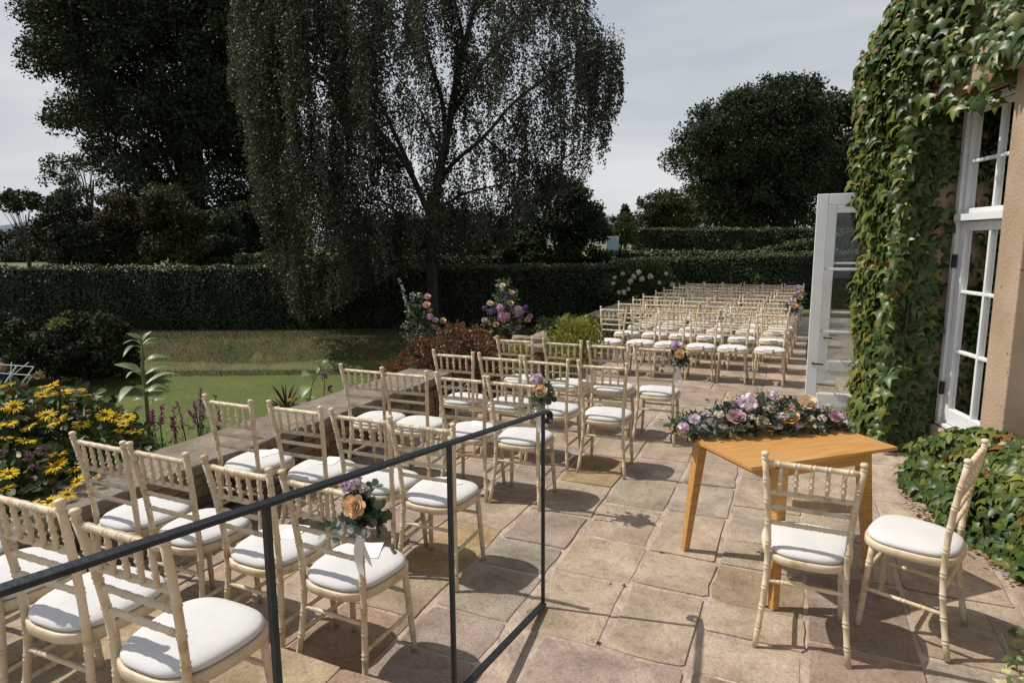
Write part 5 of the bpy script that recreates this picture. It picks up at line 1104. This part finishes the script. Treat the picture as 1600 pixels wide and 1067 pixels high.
poly_tree('oak_tree', 'huge dark oak with ragged crown beyond the lawn hedge', [(34, -110), (28, -40), (48, -5), (14, 15), (50, 48), (0, 69), (30, 108), (66, 128), (98, 150), (66, 175), (64, 222), (100, 240), (129, 238), (160, 300), (180, 370), (300, 405), (445, 405), (470, 250), (470, -110)], 36, 5.5, 800, (9, 40), 215000, .17, DK, trunk=(300, 410), tr=.75)
poly_tree('airy_tree', 'thin airy tree with see-through drooping crown beyond the dark cone shrub', [(50, 282), (60, 250), (80, 232), (110, 222), (150, 235), (172, 270), (165, 310), (130, 310), (95, 292)], 46, 3, 46, (6, 14), 2300, .18, MID, trunk=(140, 400), tr=.22, droop=.8)
poly_tree('young_tree', 'small sparse umbrella-shaped tree against the sky above the field', [(-20, 330), (-8, 306), (10, 294), (40, 288), (66, 302), (66, 328), (30, 334)], 29, 1.6, 34, (6, 12), 1900, .15, MID, trunk=(44, 415), tr=.10, zb=-.5)
poly_tree('conical_shrub', 'dark conical evergreen shrub behind the lawn hedge', [(46, 418), (42, 360), (58, 325), (80, 296), (100, 286), (122, 296), (144, 330), (156, 370), (158, 418)], 23, 1.6, 90, (8, 20), 15000, .11, DK, 'shrub', tr=.12, zb=-.5)
poly_tree('brown_shrub', 'brownish green shrub between dark cone and taller olive shrub', [(130, 418), (132, 345), (150, 305), (185, 288), (215, 300), (240, 340), (246, 418)], 25, 1.8, 80, (9, 20), 14000, .12, BRN, 'shrub', tr=.12, zb=-.5)
poly_tree('brown_shrub', 'tall olive brown shrub standing below the huge oak', [(208, 418), (210, 325), (232, 285), (258, 268), (285, 288), (315, 325), (338, 365), (338, 418)], 24, 1.8, 95, (9, 22), 16000, .12, [(.05, .05, .02), (.065, .06, .024), (.035, .04, .015)], 'shrub', tr=.14, zb=-.5)
poly_tree('green_shrub', 'deep green round shrub beside the olive brown shrub', [(305, 418), (300, 340), (330, 310), (362, 318), (382, 355), (382, 418)], 25.5, 1.6, 60, (9, 18), 10000, .12, [(.022, .045, .018), (.035, .06, .022), (.016, .03, .012)], 'shrub', tr=.12, zb=-.5)
poly_tree('yew_tree', 'black-green yew filling the gap between oak and birch', [(366, 420), (350, 340), (385, 300), (430, 300), (480, 320), (480, 420)], 29, 2.2, 80, (12, 24), 15000, .15, DK, trunk=(420, 420), tr=.3, zb=-.5)
poly_tree('dark_thicket', 'dark thicket of shrubs behind the birch trunk', [(520, 418), (525, 345), (580, 318), (640, 330), (700, 315), (780, 330), (815, 350), (815, 418)], 26, 1.6, 130, (10, 22), 24000, .13, DK, 'shrub', tr=.12, zb=-.5)
poly_tree('dark_shrub', 'large dark rounded shrub under the birch\'s trailing right side', [(770, 420), (785, 345), (815, 300), (850, 278), (888, 270), (918, 288), (940, 318), (952, 350), (955, 420)], 22.5, 1.9, 120, (9, 22), 24000, .11, [(.022, .036, .014), (.035, .05, .018), (.016, .026, .010)], 'shrub', tr=.14, zb=-.4)
poly_tree('topiary_bush', 'small rounded clipped bush at the end of the tall hedge', [(938, 385), (942, 350), (955, 333), (975, 331), (992, 348), (998, 385)], 26, .9, 60, (5, 11), 7500, .09, [(.05, .075, .02), (.035, .055, .016), (.075, .10, .03)], 'shrub', tr=.08, zb=-.3)
poly_tree('far_conifer', 'small pointed conifer showing beyond the clipped bush', [(962, 360), (970, 330), (976, 316), (984, 330), (998, 360)], 40, .9, 30, (3, 7), 2500, .14, [(.02, .034, .02), (.03, .045, .028)], tr=.1, zb=-.3)
poly_tree('twiggy_shrub', 'nearly bare twiggy shrub at the foot of the spreading oak', [(985, 362), (990, 318), (1008, 300), (1024, 296), (1034, 330), (1034, 362)], 31, 1.0, 40, (5, 10), 1900, .12, BRN, 'shrub', tr=.09, zb=-.3)
poly_tree('olive_shrub', 'olive green shrub in front of the spreading oak', [(1004, 364), (1006, 326), (1022, 300), (1050, 288), (1078, 305), (1098, 335), (1116, 364)], 32, 1.8, 70, (7, 16), 11000, .13, OLI, 'shrub', tr=.12, zb=-.3)
poly_tree('oak_tree', 'broad spreading oak above the tall flat-topped hedge', [(1030, 252), (1042, 222), (1060, 190), (1085, 162), (1112, 146), (1142, 138), (1172, 124), (1205, 108), (1250, 107), (1282, 120), (1296, 150), (1300, 370), (1110, 370), (1082, 345), (1064, 300), (1074, 275), (1046, 272)], 46, 5, 420, (9, 32), 110000, .20, [(.028, .042, .016), (.04, .058, .02), (.02, .03, .012)], trunk=(1180, 375), tr=.42, zb=-.3)
poly_tree('oak_tree', 'second oak crown showing between the spreading oak and the ivy', [(1268, 180), (1285, 145), (1315, 124), (1360, 126), (1390, 200), (1390, 370), (1262, 370)], 52, 4, 110, (12, 28), 32000, .26, MID, trunk=(1320, 375), tr=.35, zb=-.3)
poly_tree('far_woodland', 'dim belt of trees across the far field', [(-60, 415), (-60, 352), (-20, 344), (20, 352), (50, 348), (90, 355), (180, 360), (200, 415)], 100, 6, 80, (7, 16), 9000, .5, [(.03, .045, .025), (.04, .05, .03)], 'wood', tr=.3, zb=-.5)
poly_tree('lawn_bush', 'wide rounded dark bush spreading on the lawn before the long hedge', [(52, 592), (52, 540), (68, 505), (105, 484), (160, 482), (202, 502), (222, 545), (216, 592)], 13.2, 1.1, 120, (9, 20), 22000, .065, DK, 'shrub', tr=.07, m=M_DULL)
poly_tree('lawn_bush', 'dark loose bush behind the music stand at the lawn edge', [(-40, 600), (-40, 495), (0, 478), (30, 480), (58, 505), (70, 560), (66, 600)], 12.6, .9, 70, (9, 18), 13000, .065, DK, 'shrub', tr=.07)
e = empty('yellow_sprays', at(85, 520, 13.0)*ARR([1, 1, 0])+ARR([0, 0, LAWN_Z+.05]), 0, 'pale yellowish leaf sprays poking out of the rounded lawn bush', 'shrub'); base = ARR(e.location)
n = 14; xs_ = rng.uniform(66, 100, n); ys_ = 512-.5*(xs_-66)+rng.normal(0, 5, n); sprigs(e, 'foliage', at_many(xs_, ys_, np.full(n, 12.2))-base, np.tile(RTH*.9, (n, 1))+.4*rdir(n)+[0, 0, .3], .22, 8, .06, [(.24, .24, .06), (.16, .18, .05)], T_OVAL)
MB().tube([(0, 0, 0), at(80, 515, 12.3)-base], [.02, .008], 6).build('stem', M_STEMD, e)

# weeping birch
DB = 15.9; base = at(682, 545, DB); base[2] = -.62
br = empty('weeping_birch', base, 0, 'tall weeping birch with trailing curtains of small leaves before the hedge', 'tree')
limbs = [([(682, 560), (676, 470), (673, 422), (678, 305), (699, 220), (711, 127), (739, 23), (760, -90), (770, -230)], .17, 0), ([(680, 300), (706, 253), (758, 216), (800, 159), (865, 115), (922, 84), (945, 70)], .10, -.6), ([(699, 220), (690, 150), (660, 60), (640, -40), (620, -150)], .12, .8), ([(676, 350), (640, 262), (590, 200), (530, 150), (470, 90), (430, 40)], .13, -1.2),
         ([(675, 380), (620, 330), (560, 290), (500, 260), (450, 250)], .08, -2.0), ([(705, 180), (760, 90), (820, 20), (870, -50)], .10, 1.6), ([(711, 127), (725, 60), (700, -40), (690, -140)], .09, -1.2), ([(645, 270), (580, 130), (520, 30), (480, -70)], .09, 1.8), ([(739, 23), (800, -60), (860, -120)], .07, -.8), ([(758, 216), (800, 250), (850, 255), (880, 262)], .05, -1.), ([(678, 330), (730, 300), (800, 285), (850, 290)], .06, 1.2), ([(676, 340), (610, 360), (560, 380)], .05, -1.8), ([(640, 262), (540, 240), (450, 170), (400, 90)], .07, .8), ([(680, 300), (690, 240), (640, 140), (560, 60)], .08, 2.2)]
LP = []
for pts, r0, off in limbs:
    P = ARR([at(x, y, DB+off*(i/(len(pts)-1))*1.4) for i, (x, y) in enumerate(pts)]); t = np.linspace(0, len(P)-1, 30); P2 = np.stack([np.interp(t, np.arange(len(P)), P[:, k]) for k in range(3)], 1)
    ker = np.ones(5)/5; P3 = P2.copy()
    for k in range(3): P3[2:-2, k] = np.convolve(P2[:, k], ker, 'valid')
    MB().tube(P3-base, np.linspace(r0, r0*.15, 30)*(1 if r0 > .16 else .62), 8).build('trunk' if r0 > .16 else 'limb', M_BIRCH, br, True); LP.append(P3)
# hanging strands: start heights from a crown outline in the photo, fall to a lower outline
bx = ARR([365, 395, 430, 460, 500, 530, 560, 600, 650, 700, 750, 800, 830, 870, 900, 940, 968]); bbot = ARR([130, 300, 445, 492, 494, 478, 450, 430, 412, 405, 400, 372, 330, 300, 285, 235, 150]); btop = ARR([-60, -120, -160, -200, -240, -260, -280, -300, -310, -310, -300, -250, -210, -150, -60, 20, 70])
pos, tip, tone, tw = [], [], [], MB(); TONE = [1.]
def strand(px, py, d, Ls, k):
    p = at(px, py, d); sw = rng.normal(0, .06, 2); t = np.sort(rng.random(k)); P = p + np.stack([sw[0]*t*Ls+.05*np.sin(t*5+px), sw[1]*t*Ls, -t*Ls], 1); pos.append(P+rng.normal(0, .045, (k, 3))*(1-.4*t)[:, None]); tip.append(rdir(k)*.8+ARR([0, 0, -.8])); tone.append(np.full(k, TONE[0]))
    return p
NS = 470; cnt = 0
while cnt < NS:                             # curtains: bundles of strands hanging from one twig
    x = rng.uniform(368, 964)
    lowb = np.interp(x, bx, bbot); topb = np.interp(x, bx, btop)
    dens = 1.0 if x < 600 else (.55 if x < 800 else .50)
    y = rng.uniform(topb, lowb-30)
    if x > 600 and y < 250: dens *= .6
    if 680 < x < 770 and 60 < y < 330: dens *= .8
    if x < 640 and y > 300: dens *= .55
    if rng.random() > dens: continue
    half = (966-366)/2; e_ = math.sqrt(max(.08, 1-((x-660)/half)**2)); d = DB + rng.uniform(-1, 1)*3.6*e_; TONE[0] = rng.uniform(.55, 1.35); L0 = rng.uniform(.7, 2.6); wd_ = rng.uniform(6, 20)
    for _ in range(rng.integers(6, 13)):
        xx = x+rng.normal(0, wd_); yy = y+rng.normal(0, 10)-.3*abs(xx-x); lb = np.interp(xx, bx, bbot)
        Ls = min(L0*rng.uniform(.6, 1.15), (lb+rng.normal(0, 10)-yy)*d/F_PX)
        if Ls > .2 and xx > 358 and xx < 972: strand(xx, yy, d+rng.normal(0, .25), Ls, int(26+Ls*26))
    tw_p = at(x, y, d); lp = LP[rng.integers(len(LP))]; allp = np.vstack(LP); j = np.argmin(((allp-tw_p)**2).sum(1)); q0 = allp[j]; cnt += 1
    if np.linalg.norm(q0-tw_p) < 1.6: tw.tube([q0-base, (q0+tw_p)/2+ARR([0, 0, .15])-base, tw_p-base], [.014, .009, .004], 5)
tag(tw.build('twigs', M_BIRCH, br), kind='stuff')
for P in LP:                                # strands that fall straight from the limbs
    for i in range(6, 30):
        for _ in range(3):
            r = (P[i]-EYE); d = float(r @ FWH); px = 800+F_PX*float(r @ RT)/float(r @ FW); py = 533.5+F_PX*float(r @ DN)/float(r @ FW)
            lowb = np.interp(px, bx, bbot); Ls = min(rng.uniform(.4, 1.8), (lowb-py)*d/F_PX)
            if Ls > .2: strand(px+rng.normal(0, 6), py+rng.normal(0, 4), d+rng.normal(0, .2), Ls, int(18+Ls*22))
pos, tip = np.vstack(pos), np.vstack(tip); n = len(pos)
link('crown', leaves_mesh('crown', T_RHOMB, pos-base, tip, rdir(n)+ARR([0, 0, .3]), rng.uniform(.045, .078, n), colmix(n, [(.046, .056, .03), (.062, .074, .04), (.032, .042, .022), (.085, .095, .055)])*np.concatenate(tone)[:, None]), leaf_mat('birch_leaf', 'attr', .55, .28, .25), br)
print('birch leaves', n, 'objects', len(bpy.data.objects))
